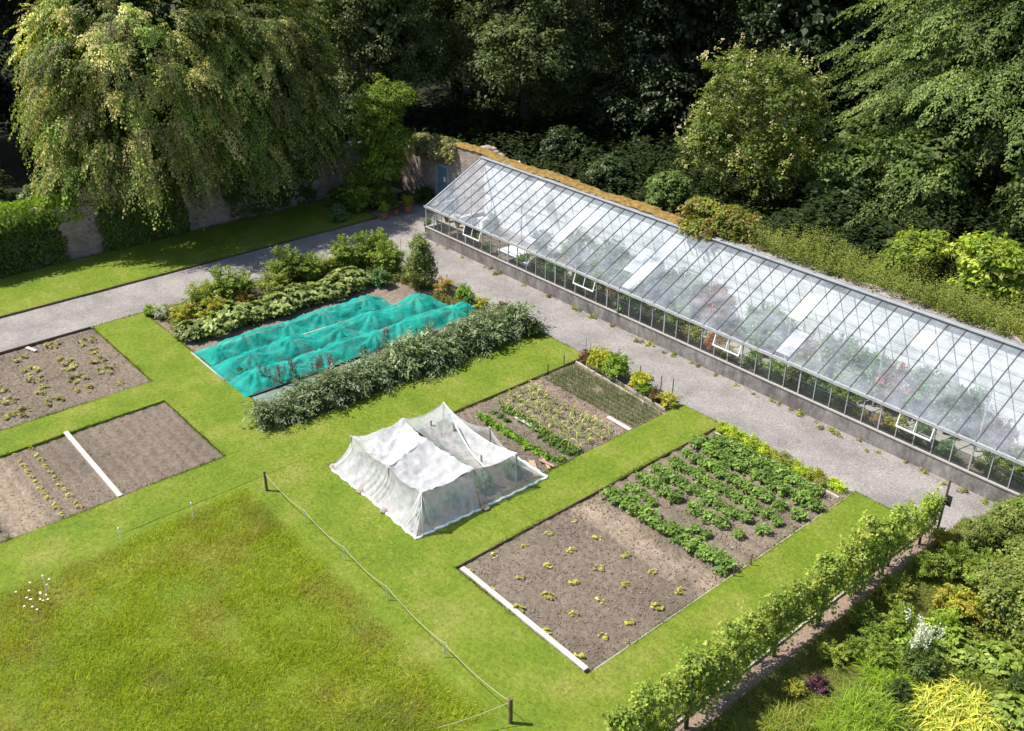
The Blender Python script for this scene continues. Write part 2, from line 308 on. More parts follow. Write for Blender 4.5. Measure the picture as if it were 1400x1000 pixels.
# terrain beyond and below everything
xs=np.array(sorted(set(list(np.arange(-300,-60,20.))+list(np.arange(-60,-47,2.))+[-46.75,-46.55]+list(np.arange(-46,0,2.))+list(np.arange(0,301,20.)))))
ys=np.array(sorted(set(list(np.arange(-200,0,20.))+list(np.arange(0,31,2.))+[31.45,31.75]+list(np.arange(33,60,2.))+list(np.arange(60,401,20.)))))
def terr(X,Y):
    z=-.16+0*X
    bank=np.clip((X+30)/8,0,1);bz=.3+bank*2.1
    z=np.where(Y>31.6,bz+np.clip((Y-31.6)*.02,0,1.2)+.5*(fbm(X*.15,Y*.15)-.5),z)
    z=np.where((X<-46.6)&(Y<31.6),.1+.4*(fbm(X*.2,Y*.2)-.5),z);return z
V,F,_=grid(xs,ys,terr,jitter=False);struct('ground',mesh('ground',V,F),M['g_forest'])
# gravel paths
def gz(z0,a=.012): return lambda X,Y: z0+a*(fbm(X*1.3,Y*1.3,3)-.5)*2
P=[grid(lin(-42.05,-38.65,.3),lin(-12,30.9,.3),gz(-.03))[:2],grid(lin(-38.65,1,.3),lin(24.62,27.5,.3),gz(-.03))[:2],grid(lin(-46.3,-42.05,.3),lin(29.2,30.9,.3),gz(-.03))[:2],grid(lin(-38.65,-38.12,.15),lin(27.5,30.9,.3),gz(-.03))[:2]]
struct('gravel_path',mesh('gravel_path',*join(P)),M['g_gravel'])
# mown lawn: rectangles butting end to end
LR=[(-46.3,-42.05,-12,27.2),
    (-38.65,-26.4,10.95,13.1),(-32.7,-31.1,-12,10.95),(-26.4,-24.6,-12,10.95),(-26.4,-24.6,10.95,13.1),(-26.65,-23.8,13.1,24.62),(-24.6,-9.6,10.6,12.95),
    (-24.6,-23.8,12.95,13.1),(-31.1,-26.4,10.7,10.95),(-18.95,-17.2,12.95,24.62),(-12.0,-9.6,12.95,24.62),(-12.1,-9.6,-12,10.6)]
lawn=[]
for r in LR:
    lawn.append(grid(lin(r[0],r[1],.25),lin(r[2],r[3],.25),lambda X,Y:.035+.02*(fbm(X*.6,Y*.6,3)-.5))[:2]);lawn+=skirt(*r,.04,.13)
struct('lawn',mesh('lawn',*join(lawn)),M['g_lawn'])
def mgz(X,Y): return .03+.05*(fbm(X*.5,Y*.5,3)-.5)
struct('meadow_ground',mesh('meadow_ground',*grid(lin(-24.6,-12.1,.25),lin(-12,10.6,.25),lambda X,Y:.03+.05*(fbm(X*.5,Y*.5,3)-.5))[:2]),M['meadow'])
# soil beds
def soilz(kind):
    def f(X,Y):
        z=-.035+.05*(fbm(X*4,Y*4,3)-.5)+.06*(fbm(X*11+5,Y*11,3)-.5)+.03*(fbm(X*.8,Y*.8,2)-.5)
        if kind=='drill': z=z-.03*(fbm(X*11+5,Y*11,3)-.5)+.008*np.sin(Y*2*math.pi/.42+1.2*fbm(X*.4,Y))
        if kind=='potato':
            a=np.clip((Y-18.4)/.3,0,1)*np.clip((24-Y)/.2,0,1);z=z+a*.03*np.cos((Y-18.7)*2*math.pi/.68)
        return z
    return f
def soilc(kind):
    def f(X,Y):
        c=np.ones(X.shape+(3,))*(.72+.56*fbm(X*.55,Y*.55,4))[...,None]
        if kind=='potato':
            s=np.clip(1-np.abs(Y-17.75-.35*(fbm(X*.7,Y*.7)-.5)*2)/.62,0,1)**.6*np.clip(fbm(X*2.2,Y*2.2)*2-.30,0,1)
            c=c*(1+s[...,None]*np.array([1.15,1.10,.98]))
            s2=np.clip((Y-18)/1,0,1)*.12;c=c*(1+s2[...,None])
        if kind=='drill':
            s=np.clip((5.9-Y-.6*fbm(X,Y))/.6,0,1)*np.clip((Y-3.9)/.5,0,1)*.45;c=c*(1+s[...,None]*np.array([1.1,1,.8]))
            c=c*(1-.12*(np.sin(Y*2*math.pi/.42)<-.6))[...,None]
        if kind=='corn':
            s=np.clip(1-np.abs(Y-21.75)/.5,0,1)*.35;c=c*(1+s[...,None]*np.array([1,.85,.75]))
        return c
    return f
BEDS=[('squash',-38.6,-32.7,-4,11.0,'plain'),('drill',-31.1,-26.38,-4,10.7,'drill'),('net',-38.6,-26.65,13.1,24.62,'plain'),('corn',-23.8,-18.95,12.95,24.62,'corn'),('potato',-17.2,-12.0,12.95,24.62,'potato')]
for nm,x0,x1,y0,y1,k in BEDS:
    V,F,C=grid(lin(x0,x1,.045),lin(y0,y1,.045),soilz(k),soilc(k));struct('soil_bed',mesh('soil_bed',V,F,C,True),M['g_soil'])
def clods(reg,N,seed,lb,smax=.028):
    r=np.random.default_rng(seed);x=reg[0]+(reg[1]-reg[0])*r.random(N);y=reg[2]+(reg[3]-reg[2])*r.random(N);s=.009+(smax-.009)*r.random(N)**3
    O=np.array([[1,0,0],[-1,0,0],[0,1,0],[0,-1,0],[0,0,1],[0,0,-.6]]);Fo=np.array([[0,2,4],[2,1,4],[1,3,4],[3,0,4],[2,0,5],[1,2,5],[3,1,5],[0,3,5]])
    V=np.stack([x,y,-.02+0*x],-1)[:,None]+O[None]*s[:,None,None]*(.6+.8*r.random((N,6,1)))*np.array([1,1,.75]);F=(np.arange(N)[:,None,None]*6+Fo[None]).reshape(-1,3)
    c=np.array([.205,.166,.125])*(.6+.75*r.random((N,1)));k=r.random(N)<.03;c=np.where(k[:,None],np.array([.5,.46,.42]),c)
    tag(obj('soil_clods',mesh('soil_clods',V.reshape(-1,3),F,np.repeat(c,6,0)),M['clod']),lb,'soil',kind='stuff')
M['clod']=leafmat('clod',0,.95,.1,0,(1,1,1))
clods((-17.1,-12.1,13.05,24.5),15000,1,'loose clods and small stones on the potato and squash bed')
clods((-23.7,-19.0,18.0,24.3),9000,2,'loose clods and small stones on the sweetcorn and onion bed')
clods((-38.5,-32.8,3,10.9),8000,3,'loose clods and small stones on the leftmost squash bed')
clods((-31.0,-26.45,3,10.6),5000,4,'fine crumbs of soil on the drilled bed',.022)
struct('mulch_strip',mesh('mulch_strip',*grid(lin(-9.6,-9.1,.1),lin(-4,24.9,.1),lambda X,Y:.0+.06*(fbm(X*4,Y*4,3)-.5))[:2]),M['g_bark'])
struct('rough_grass_path',mesh('rough_grass_path',*grid(lin(-9.1,-7.3,.2),lin(-4,26,.2),gz(.0,.05))[:2]),M['g_rough'])
struct('border_ground',mesh('border_ground',*grid(lin(-7.3,3,.3),lin(-4,24.62,.3),gz(-.02,.05))[:2]),M['g_rough'])
V,F,C=grid(lin(-46.3,-42.05,.2),lin(27.2,29.2,.2),soilz('plain'),soilc('plain'));struct('soil_bed',mesh('soil_bed',V,F,C,True),M['g_soil'])
V,F,C=grid(lin(-38.0,-1,.2),lin(27.62,31.1,.2),lambda X,Y:.12+.06*(fbm(X*2,Y*2)-.5),soilc('plain'),jitter=False);struct('soil_bed',mesh('greenhouse_soil',V,F,C,True),M['g_soil'])
# ---- blades of grass
def blades(seed,N,region,hf,wf,colf,lean=.5,mask=None):
    r=np.random.default_rng(seed);x0,x1,y0,y1=region;x=x0+(x1-x0)*r.random(N);y=y0+(y1-y0)*r.random(N)
    if mask is not None: k=mask(x,y);x=x[k];y=y[k]
    N=len(x);h=hf(x,y,r);w=wf(x,y,r);a=r.random(N)*6.283;l=lean*h*r.random(N)+.02;b=r.random(N)*6.283
    V=np.empty((N,3,3));V[:,0]=np.stack([x-np.cos(a)*w/2,y-np.sin(a)*w/2,0*x+.01],-1);V[:,1]=np.stack([x+np.cos(a)*w/2,y+np.sin(a)*w/2,0*x+.01],-1)
    V[:,2]=np.stack([x+np.cos(b)*l+.05*h,y+np.sin(b)*l,h],-1);return V.reshape(-1,3),np.repeat(colf(x,y,r),3,0)
def blade_obj(name,parts,label,cat):
    V=np.concatenate([p[0] for p in parts]);C=np.concatenate([p[1] for p in parts]);F=np.arange(len(V)).reshape(-1,3)
    return tag(obj(name,mesh(name,V,F,C),M['grass']),label,cat,kind='stuff')
def pick(r,n,cols,jitv=.25):
    cols=np.array(cols);return cols[r.integers(0,len(cols),n)]*(1+jitv*(r.random((n,1))*2-1))
def lawncol(x,y,r):
    f=fbm(x*.55,y*.55,4)[:,None];f=np.clip((f-.35)/.3,0,1);c=np.array([.105,.170,.010])*(1-f)+np.array([.205,.225,.028])*f
    f2=.55*np.clip((fbm(x*.9+50,y*.9,4)-.6)/.12,0,1)[:,None];c=c*(1-f2)+np.array([.26,.24,.07])*f2;f3=np.clip((fbm(x*3.1+9,y*3.1,3)-.5)/.3,-.5,.5)[:,None];c=c*(1+.35*f3)*1.06
    return c*(1+.3*(r.random((len(x),1))*2-1))
parts=[]
for i,r_ in enumerate(LR):
    reg=(r_[0],r_[1],max(r_[2],3 if r_[0]>-40 else 5),r_[3]);area=(reg[1]-reg[0])*(reg[3]-reg[2]);dens=420 if r_[0]>-30 else 260
    parts.append(blades(20+i,int(area*dens),reg,lambda x,y,r:.05+.035*r.random(len(x)),lambda x,y,r:.016+0*x,lawncol,.7))
    # shaggy uncut edges
    for (a,b) in (((reg[0],reg[2]),(reg[1],reg[2])),((reg[1],reg[2]),(reg[1],reg[3])),((reg[1],reg[3]),(reg[0],reg[3])),((reg[0],reg[3]),(reg[0],reg[2]))):
        L_=math.hypot(a[0]-b[0],a[1]-b[1]);n=int(L_*170);rr=np.random.default_rng(i);tt=rr.random(n);ex=a[0]+(b[0]-a[0])*tt+rr.normal(size=n)*.03;ey=a[1]+(b[1]-a[1])*tt+rr.normal(size=n)*.03
        ox=(b[1]-a[1])/L_*.12;oy=-(b[0]-a[0])/L_*.12;keep=np.ones(n,bool)
        for q_ in LR+[(-24.6,-12.1,-12,10.6)]: keep&=~((ex+ox>q_[0])&(ex+ox<q_[1])&(ey+oy>q_[2])&(ey+oy<q_[3]))
        ex=ex[keep];ey=ey[keep];n=len(ex)
        hh=(.06+.09*rr.random(n))*np.clip(fbm(ex*.8,ey*.8)*1.8-.3,.35,1.3);aa=rr.random(n)*6.28;V=np.empty((n,3,3));V[:,0]=np.stack([ex-np.cos(aa)*.01,ey-np.sin(aa)*.01,0*ex],-1);V[:,1]=np.stack([ex+np.cos(aa)*.01,ey+np.sin(aa)*.01,0*ex],-1)
        V[:,2]=np.stack([ex+rr.normal(size=n)*.04,ey+rr.normal(size=n)*.04,hh],-1);parts.append((V.reshape(-1,3),np.repeat(lawncol(ex,ey,rr)*.75,3,0)))
blade_obj('lawn_grass',parts,'short mown yellow-green grass of the garden paths','grass')
def meadcol(x,y,r):
    n=len(x);f=fbm(x*.5,y*.5,6);g=fbm(x*.7+70,y*.7+20,6);base=pick(r,n,[(.24,.315,.016),(.34,.39,.022),(.44,.45,.04)],.45)
    d=np.clip((g+.20*(r.random(n)-.5)-.51)/.10,0,1)[:,None]*.62;base=base*(1-d)+np.array([.40,.33,.12])*(.6+.7*r.random((n,1)))*d
    d=np.clip((.42-f-.2*(r.random(n)-.5))/.14,0,1)[:,None]*.45;base=base*(1-d)+np.array([.15,.26,.02])*(.7+.6*r.random((n,1)))*d
    k=r.random(n)<.010;base=np.where(k[:,None],np.array([.75,.62,.08]),base);return base
edge=lambda x,y:np.clip(np.minimum(10.75-y,np.minimum(x+24.7,-12.0-x))/.8,.25,1)
mh=lambda x,y,r:(.045+.14*r.random(len(x))**1.6)*(.4+1.1*fbm(x*1.4,y*1.4,4))*edge(x,y)
P=[blades(77,300000,(-24.62,-12.08,1.5,10.68),mh,lambda x,y,r:.012+.010*r.random(len(x)),meadcol,1.3)]
blade_obj('meadow_grass',P,'long rough meadow grass with dry seed heads and yellow flecks','grass')
P=[blades(78,42000,(-9.15,-7.2,12,26),lambda x,y,r:.05+.09*r.random(len(x)),lambda x,y,r:.018+0*x,lambda x,y,r:pick(r,len(x),[(.24,.27,.05),(.34,.31,.11),(.17,.21,.04)]),.8),
   blades(79,30000,(-7.3,-2,14,24.6),lambda x,y,r:.1+.15*r.random(len(x)),lambda x,y,r:.022+0*x,lambda x,y,r:pick(r,len(x),[(.17,.25,.03),(.13,.20,.03),(.25,.29,.05)]),.8)]
blade_obj('path_grass',P,'rough trodden grass between bark strip and flower border','grass')
# ================================================================== TIMBER EDGES AND BOARDS
def board(name,label,a,b,w,h,mat,z=.0,group=None,cat='board'):
    m=MB();c=np.array([(a[0]+b[0])/2,(a[1]+b[1])/2,z]);A=np.array([a[0],a[1],z+h/2])-c;B=np.array([b[0],b[1],z+h/2])-c;m.bar(A,B,w,h)
    o=m.obj(name,M[mat],None,tuple(c));md=o.modifiers.new('bevel','BEVEL');md.width=.006;md.segments=1;return tag(o,label,cat,group)
board('timber_board','long pale squared board lying near the meadow end of the bare squash bed',(-17.05,13.10),(-12.12,13.06),.15,.09,'palewood',-.02)
board('timber_board','long pale board laid across the drilled bed at the left, beside two seedling rows',(-31.2,7.27),(-26.42,7.24),.15,.09,'palewood',-.02)
board('timber_board','short pale board between the seedling rows and the sweetcorn',(-22.15,19.52),(-20.98,19.6),.15,.05,'palewood',.0)
board('timber_board','short pale board between the sweetcorn and the onion patch',(-20.07,21.97),(-18.97,21.94),.15,.05,'palewood',.0)
board('timber_board','tiny pale board by the path edge in the leftmost squash bed',(-38.74+.25,8.32),(-37.95,8.5),.14,.05,'palewood',.0)
board('timber_board','wide brown board on the soil at the right corner of the white net cage',(-19.75,18.1),(-18.95,17.62),.20,.04,'brownwood',.03)
board('timber_board','thin brown lath on the soil, farther from the white net cage corner',(-19.75,18.55),(-19.05,18.25),.09,.04,'brownwood',.0)
board('timber_board','thin brown lath crossing the soil next to the wide brown board',(-19.6,18.3),(-19.0,18.42),.08,.04,'brownwood',.045)
for (a,b,l,mt,w,h) in [((-23.75,24.0),(-18.9,23.62),'weathered inner edging board between onion patch and flower strip','greywood',.07,.10),((-23.0,24.2),(-19.1,23.88),'second edging board running beside the flower strip by the gravel','greywood',.05,.12),
    ((-17.0,24.05),(-12.15,24.0),'pale inner edging board between potatoes and the yellow-green herb strip','palewood',.045,.09),((-17.15,24.62),(-12.0,24.62),'pale outer edging board between herb strip and gravel path','greywood',.05,.08),
    ((-12.0,13.2),(-12.0,24.6),'thin pale edging board along the lawn side of the potato and squash bed','greywood',.035,.10),((-17.2,13.05),(-17.2,24.5),'dark edging board between the grass strip and the potato bed','post',.04,.10),
    ((-23.82,17.9),(-23.82,24.5),'dark edging board on the hedge side of the sweetcorn and onion bed','post',.04,.10),((-38.68,-3),(-38.68,10.9),'dark edging board between gravel path and leftmost squash bed','post',.05,.12),
    ((-42.05,-8),(-42.05,27),'dark edging board between the shaded grass strip and the gravel cross path','post',.05,.12),((-9.6,8),(-9.6,24.7),'weathered edging board between lawn and bark strip under the espalier trees','greywood',.05,.13),
    ((-8.9,24.75),(-7.6,24.75),'pale edging board at the gravel end of the rough grass path','greywood',.05,.10),((-28.2,24.62),(-24.0,24.64),'thin pale edging strip between the gravel and the lawn beside the silvery hedge','greywood',.03,.08),
    ((-26.36,3.9),(-26.36,5.4),'short pale strip of edging at the near side of the drilled bed','greywood',.04,.08),((-26.75,10.72),(-26.38,10.72),'tiny pale strip of edging at the right corner of the drilled bed','greywood',.03,.08),((-37.0,11.0),(-36.2,11.02),'short bent pale edging strip at the corner of the leftmost squash bed','greywood',.03,.08)]:
    board('edging_board',l,a,b,w,h,mt,-.06,None,'edging')
# ================================================================== WALLS
def wallmesh(x0,x1,y0,y1,zt,n=60):
    # top height varies with position zt(x,y)
    along_x=abs(x1-x0)>abs(y1-y0);m=MB()
    t=np.linspace(0,1,n+1);V=[];F=[]
    for k in t:
        if along_x: x=x0+(x1-x0)*k;z=zt(x);V+=[(x,y0,-.4),(x,y1,-.4),(x,y1,z),(x,y0,z)]
        else: y=y0+(y1-y0)*k;z=zt(y);V+=[(x0,y,-.4),(x1,y,-.4),(x1,y,z),(x0,y,z)]
    for i in range(n):
        a=i*4;b=a+4
        for q in range(4):F.append((a+q,a+(q+1)%4,b+(q+1)%4,b+q))
    F+=[(0,1,2,3),(n*4+3,n*4+2,n*4+1,n*4)]
    m.add(V,F);return m
e=empty('garden_wall','old brick and stone wall behind the lean-to greenhouse with orange mossy top','wall',(-20,31.2,0))
def zt_back(x): return 2.75+min(1,max(0,(x+43.6)/3.4))*.72 if x<-40 else 3.47+.05*math.sin(x*1.1)
w=wallmesh(-46.55,1,31.20,31.78,zt_back,120);o=w.obj('masonry',M['wall'],e,(20,-31.2,0))
# mossy coping: lumpy strip
xs_=lin(-41.0,-23.6,.08);ys_=lin(31.14,31.84,.09)
def cop(X,Y): 
    t=(Y-31.14)/.7;base=np.where(X<-40,2.75+np.clip((X+43.6)/3.4,0,1)*.72,3.47+.05*np.sin(X*1.1));return base+.02+.13*np.sqrt(np.clip(1-(2*t-1)**2,0,1))+.20*(fbm(X*4,Y*4,5)-.4)
V,F,_=grid(xs_,ys_,cop);V[:,0]+=20;V[:,1]-=31.2;o=obj('moss_coping',mesh('moss_coping',V,F,None,True),M['moss'],e)
e=empty('wooden_door','blue-grey wooden door in the garden wall beside the greenhouse gable','door',(-41.45,31.12,0))
m=MB();m.box(-.42,.42,.0,.06,-.05,2.12);m.obj('door_panel',M['door'],e)
m=MB();m.box(-.56,-.43,-.04,.08,-.05,2.28);m.box(.43,.56,-.04,.08,-.05,2.28);m.box(-.42,.42,-.04,.08,2.13,2.28);m.obj('frame',M['doorf'],e)
m=MB();m.box(.10,.26,-.02,-.004,1.35,1.62);m.obj('notice',M['white'],e)
m=MB();m.tube([(-.33,-.02,1.0),(-.33,-.07,1.0),(-.33,-.07,1.12)],.015,6);m.obj('handle',M['black'],e)
e=empty('garden_wall','dark ivy-hung rubble stone wall along the left grass strip under the weeping trees','wall',(-46.85,10,0))
zt=lambda y:2.42+.12*math.sin(y*.7)+.06*math.sin(y*2.9)
w=wallmesh(-.25,.25,-22,21.2,lambda y:zt(y+10),120);w.obj('masonry',M['wall'],e)
m=MB();
for i in range(86):
    y=-21.9+i*.5;z=zt(y+10)+.004;m.box(-.3+random.uniform(-.03,.03),.3+random.uniform(-.03,.03),y,y+.44,z,z+random.uniform(.07,.16))
m.obj('coping_stones',M['stone'],e)
# ================================================================== GREENHOUSE
GX0=-38.1;BW=.6256;NB=57;GX1=GX0+BW*NB;GY=27.47;RY=31.12;GZ=1.64;RZ=3.42
gh=empty('greenhouse','long lean-to glasshouse with alloy bars on a low concrete wall beside the gravel path','greenhouse',(GX0,GY,0))
def gp(o): o.location=(-GX0,-GY,0);return o
m=MB();m.box(GX0,GX1,GY,GY+.15,-.3,.555);gp(m.obj('dwarf_wall',M['concrete'],gh))
m=MB();m.box(GX0,GX0+.15,GY+.152,RY,-.3,.555);gp(m.obj('dwarf_wall',M['concrete'],gh))
m=MB();m.box(GX0-.03,GX1,GY-.03,GY+.18,.557,.60);gp(m.obj('sill',M['slab'],gh));m=MB();m.box(GX0-.03,GX0+.18,GY+.182,RY,.557,.60);gp(m.obj('sill',M['slab'],gh))
m=MB();m.box(GX0-.05,GX1,GY-.05,GY+.09,GZ-.05,GZ+.015);m.box(GX0-.05,GX1,GY-.05,GY-.03,GZ+.016,GZ+.05);gp(m.obj('gutter',M['alu'],gh))
m=MB();m.bar((GX0-.03,RY-.05,RZ+.035),(GX1,RY-.05,RZ+.035),.20,.03);m.box(GX0-.03,GX1,RY+.05,RY+.075,RZ-.02,RZ+.09);gp(m.obj('ridge_flashing',M['flash'],gh))
for k in range(NB+1):
    x=GX0+BW*k;thick=k%5==0
    m=MB();m.bar((x,GY+.04,GZ+.02),(x,RY,RZ+.02),.028,.036);gp(m.obj('roof_bar',M['barm'],gh))
m=MB()
# front uprights
for k in range(NB+1):
    x=GX0+BW*k;m=MB();w=.05 if k%5==0 else .028;m.box(x-w/2,x+w/2,GY+.03,GY+.075,.60,GZ-.05);gp(m.obj('upright',M['alu'],gh))
m=MB();m.box(GX0+.03,GX1,GY+.078,GY+.095,1.10,1.125);gp(m.obj('front_rail',M['alu'],gh))
# laps of the roof panes (thin pale seams)
for q in range(1,7):
    t=q/7.0;y=GY+.06+(RY-GY-.06)*t;z=GZ+(RZ-GZ)*(y-GY)/(RY-GY)+.012;m=MB()
    m.bar((GX0+.03,y,z),(GX1-.03,y,z),.009,.005);gp(m.obj('pane_lap',M['flash'],gh))
# glass
SL=(RZ-GZ)/(RY-GY)
def roofquad(k,t0,t1,dz=0.):
    x0=GX0+BW*k+.02;x1=GX0+BW*(k+1)-.02;ya=GY+.05+(RY-GY-.05)*t0;yb=GY+.05+(RY-GY-.05)*t1
    return [(x0,ya,GZ+SL*(ya-GY)+dz),(x1,ya,GZ+SL*(ya-GY)+dz),(x1,yb,GZ+SL*(yb-GY)+dz),(x0,yb,GZ+SL*(yb-GY)+dz)]
rw=random.Random(5);VV=[];FF=[]
for k in range(NB):
    for q in range(7):
        Q=roofquad(k,q/7,(q+1)/7,rw.uniform(-.003,.003));a=rw.uniform(-.004,.004);Q=[(x,y,z+(a if i in(1,2) else -a)) for i,(x,y,z) in enumerate(Q)];b=len(VV);VV+=Q;FF.append((b,b+1,b+2,b+3))
gp(obj('roof_glazing',mesh('roof_glazing',VV,FF),M['glass'],gh))
VV=[];FF=[]
ventk={5,6,17,18,29,30,41,42}
for k in range(NB):
    x0=GX0+BW*k+.012;x1=x0+BW-.024
    for (za,zb) in ((.60,1.10),(1.125,GZ-.05)):
        if za>1 and k in ventk: continue
        b=len(VV);d=rw.uniform(-.003,.003);VV+=[(x0,GY+.06+d,za),(x1,GY+.06-d,za),(x1,GY+.06-d,zb),(x0,GY+.06+d,zb)];FF.append((b,b+1,b+2,b+3))
gp(obj('front_glazing',mesh('front_glazing',VV,FF),M['fglass'],gh))
xg=GX0+.06;VV=[(xg,GY+.03,.6),(xg,RY,.6),(xg,RY,RZ),(xg,GY+.03,GZ)];gp(obj('gable_glazing',mesh('gable_glazing',VV,[(0,1,2,3)]),M['fglass'],gh))
for i in range(1,6):
    y=GY+.03+(RY-GY-.03)*i/6;m=MB();m.box(xg-.02,xg+.02,y-.015,y+.015,.6,GZ+SL*(y-GY)-.02);gp(m.obj('gable_upright',M['alu'],gh))
m=MB();m.box(xg-.025,xg+.025,GY+.06,RY,1.58,1.62);m.bar((xg,GY,GZ+.03),(xg,RY,RZ+.03),.05,.05);gp(m.obj('gable_frame',M['alu'],gh))
# whitened / replaced panes, bay index from measured X
for k,t0,t1,mt in ((13,.28,.82,'shade'),(14,.56,.84,'shade'),(20,.23,.59,'shade'),(21,.03,.84,'shade'),(32,.44,.78,'shade2'),(33,.59,.77,'shade'),(33,.04,.34,'shade'),(39,.63,.82,'shade2'),(4,.66,.80,'shade'),(7,.80,.94,'shade2'),(8,.30,.40,'shade'),(11,.08,.16,'shade')):
    gp(obj('whitened_pane',mesh('whitened_pane',roofquad(k,t0,t1,.014),[(0,1,2,3)]),M[mt],gh))
# open front vents (two bays each, hinged at the top)
for kk in (5,17,29,41):
    x0=GX0+BW*kk+.02;x1=x0+2*BW-.04;vt=empty('open_vent','x','x');del vt['label'];del vt['category'];vt.parent=gh;vt.location=(x0-GX0,.0,GZ-.06)
    hy,hz_=-.13,-.44
    m=MB();W=x1-x0
    m.bar((0,hy,hz_),(W,hy,hz_),.035,.045);m.bar((0.018,0,0),(.018,hy,hz_),.03,.03);m.bar((W-.018,0,0),(W-.018,hy,hz_),.03,.03);m.bar((W/2,0,0),(W/2,hy,hz_),.02,.02);m.obj('vent_frame',M['white'],vt)
    obj('vent_pane',mesh('vent_pane',[(0.02,0,0),(W-.02,0,0),(W-.02,hy,hz_),(.02,hy,hz_)],[(0,1,2,3)]),M['fglass'],vt)
# whitewashed inner face of the back wall, purlin posts and wires
m=MB();m.box(GX0+.16,GX1,RY+.005,RY+.05,0,RZ-.08);gp(m.obj('whitewashed_wall',M['whitewash'],gh))
for k in range(2,NB,6):
    x=GX0+BW*k;y=29.4;z=GZ+SL*(y-GY)-.03;m=MB();m.box(x-.025,x+.025,y-.025,y+.025,.1,z);gp(m.obj('inner_post',M['alu'],gh))
m=MB();y=29.4;m.bar((GX0+.1,y,GZ+SL*(y-GY)-.05),(GX1,y,GZ+SL*(y-GY)-.05),.04,.05);gp(m.obj('purlin',M['alu'],gh))
m=MB()
for z in (.9,1.3,1.7,2.1,2.5):m.box(GX0+.2,GX1,RY-.035,RY-.03,z,z+.006)
gp(m.obj('wall_wires',M['barm'],gh))
# kerbed path and raised beds inside
struct('greenhouse_path',mesh('greenhouse_path',*grid(lin(-30,-2.5,.5),lin(29.0,29.7,.35),lambda X,Y:.20+0*X,jitter=False)[:2]),M['slab'])
board('kerb','pale concrete kerb inside the greenhouse on the front side of its path',(-30,28.95),(-2.6,28.95),.07,.16,'slab',.1,None,'kerb')
board('kerb','pale concrete kerb inside the greenhouse on the wall side of its path',(-30,29.75),(-2.6,29.75),.07,.16,'slab',.1,None,'kerb')
# ================================================================== FOREST AND TREES
FL=(.36,.31,.15);FL2=(.30,.22,.09)
# weeping tree with cream blossom
def weeping(seed,R,H,nf,blossom,base=1.6):
    L=Leaves(seed);r=L.r
    D=L.rv(nf);D[:,2]=np.abs(D[:,2])*.98-.10;D=nrm(D);hp=np.sqrt(D[:,0]**2+D[:,1]**2);D[:,:2]*=(np.maximum(hp,1e-3)**-.35)[:,None].clip(1,1.22);rad=(.78+.30*r.random(nf))[:,None]
    bump=1+.14*np.sin(D[:,:1]*6+seed)*np.cos(D[:,1:2]*5+seed*2)
    C=D*np.array([R,R,H-base-2.4])*rad*bump*.93+np.array([0,0,base+2.0]);k=C[:,2]>base+.9;C=C[k];D=D[k];nf=len(C)
    fb=r.random(nf)<blossom;br=.35+1.0*r.random(nf)**1.2  # frond brightness; the dark fronds paint shaded gaps into the crown
    m=11;ci=np.repeat(np.arange(nf),m);O=C[ci]+L.rv(nf*m)*np.array([.35,.35,.15])
    out=nrm(D[ci]*np.array([1,1,.1])+L.rv(nf*m)*np.array([.55,.55,.25])+np.array([0,0,.12]))
    ln=(.6+1.0*r.random(nf*m));dr=.35+.65*r.random(nf*m)+.55*np.clip(1-D[ci][:,2]*1.5,0,1)
    dr=np.where(O[:,2]-ln*dr<base*.6,np.maximum((O[:,2]-base*.6)/ln,.25),dr)
    b=fb[ci]&(r.random(nf*m)<.85)
    for sel,cols in ((b,[(.185,.175,.09),(.15,.135,.06),(.10,.125,.035),(.06,.09,.022)]),(~b,[(.045,.075,.016),(.065,.10,.022),(.085,.11,.03),(.035,.055,.014)])):
        if sel.sum(): L.sprays(O[sel],out[sel],ln[sel],dr[sel],60,.19,.095,[tuple(np.array(c)*2.0) for c in cols],asp=.7,hang=.45,cjit=.4,up=1.2);L.C[-1]=L.C[-1]*np.repeat(np.repeat(br[ci[sel]],60),4)[:,None]
    mm=nf//2;a=r.random(mm)*6.283;q=.6+.42*r.random(mm);O2=np.stack([np.cos(a)*R*q,np.sin(a)*R*q,base+1.3+(H*.40)*r.random(mm)],-1)
    L.sprays(O2,nrm(np.stack([np.cos(a),np.sin(a),.1+0*a],-1)),.5+.4*r.random(mm),np.minimum(3.4,(O2[:,2]-base*.9)/.8),90,.22,.11,[(.10,.15,.03),(.13,.17,.04),(.22,.20,.08),(.07,.10,.022)],asp=.65,hang=.7,cjit=.45)
    L.clumps([((0,0,H*.5),(R*.6,R*.6,H*.36))],150,1.1,60,.32,[(.02,.035,.01),(.03,.05,.015)],flat=1,shell=.3)  # near-black core leaves: shade inside the crown put into their colour
    return L.mesh('crown')
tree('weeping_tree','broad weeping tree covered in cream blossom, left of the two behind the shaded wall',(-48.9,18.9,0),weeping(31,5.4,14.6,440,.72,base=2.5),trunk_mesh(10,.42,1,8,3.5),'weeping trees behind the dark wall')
tree('weeping_tree','darker weeping tree with browning blossom next to the small bright corner tree',(-48.6,23.6,0),weeping(37,4.6,12.6,380,.45,base=2.0),trunk_mesh(9,.36,2,8,3),'weeping trees behind the dark wall')
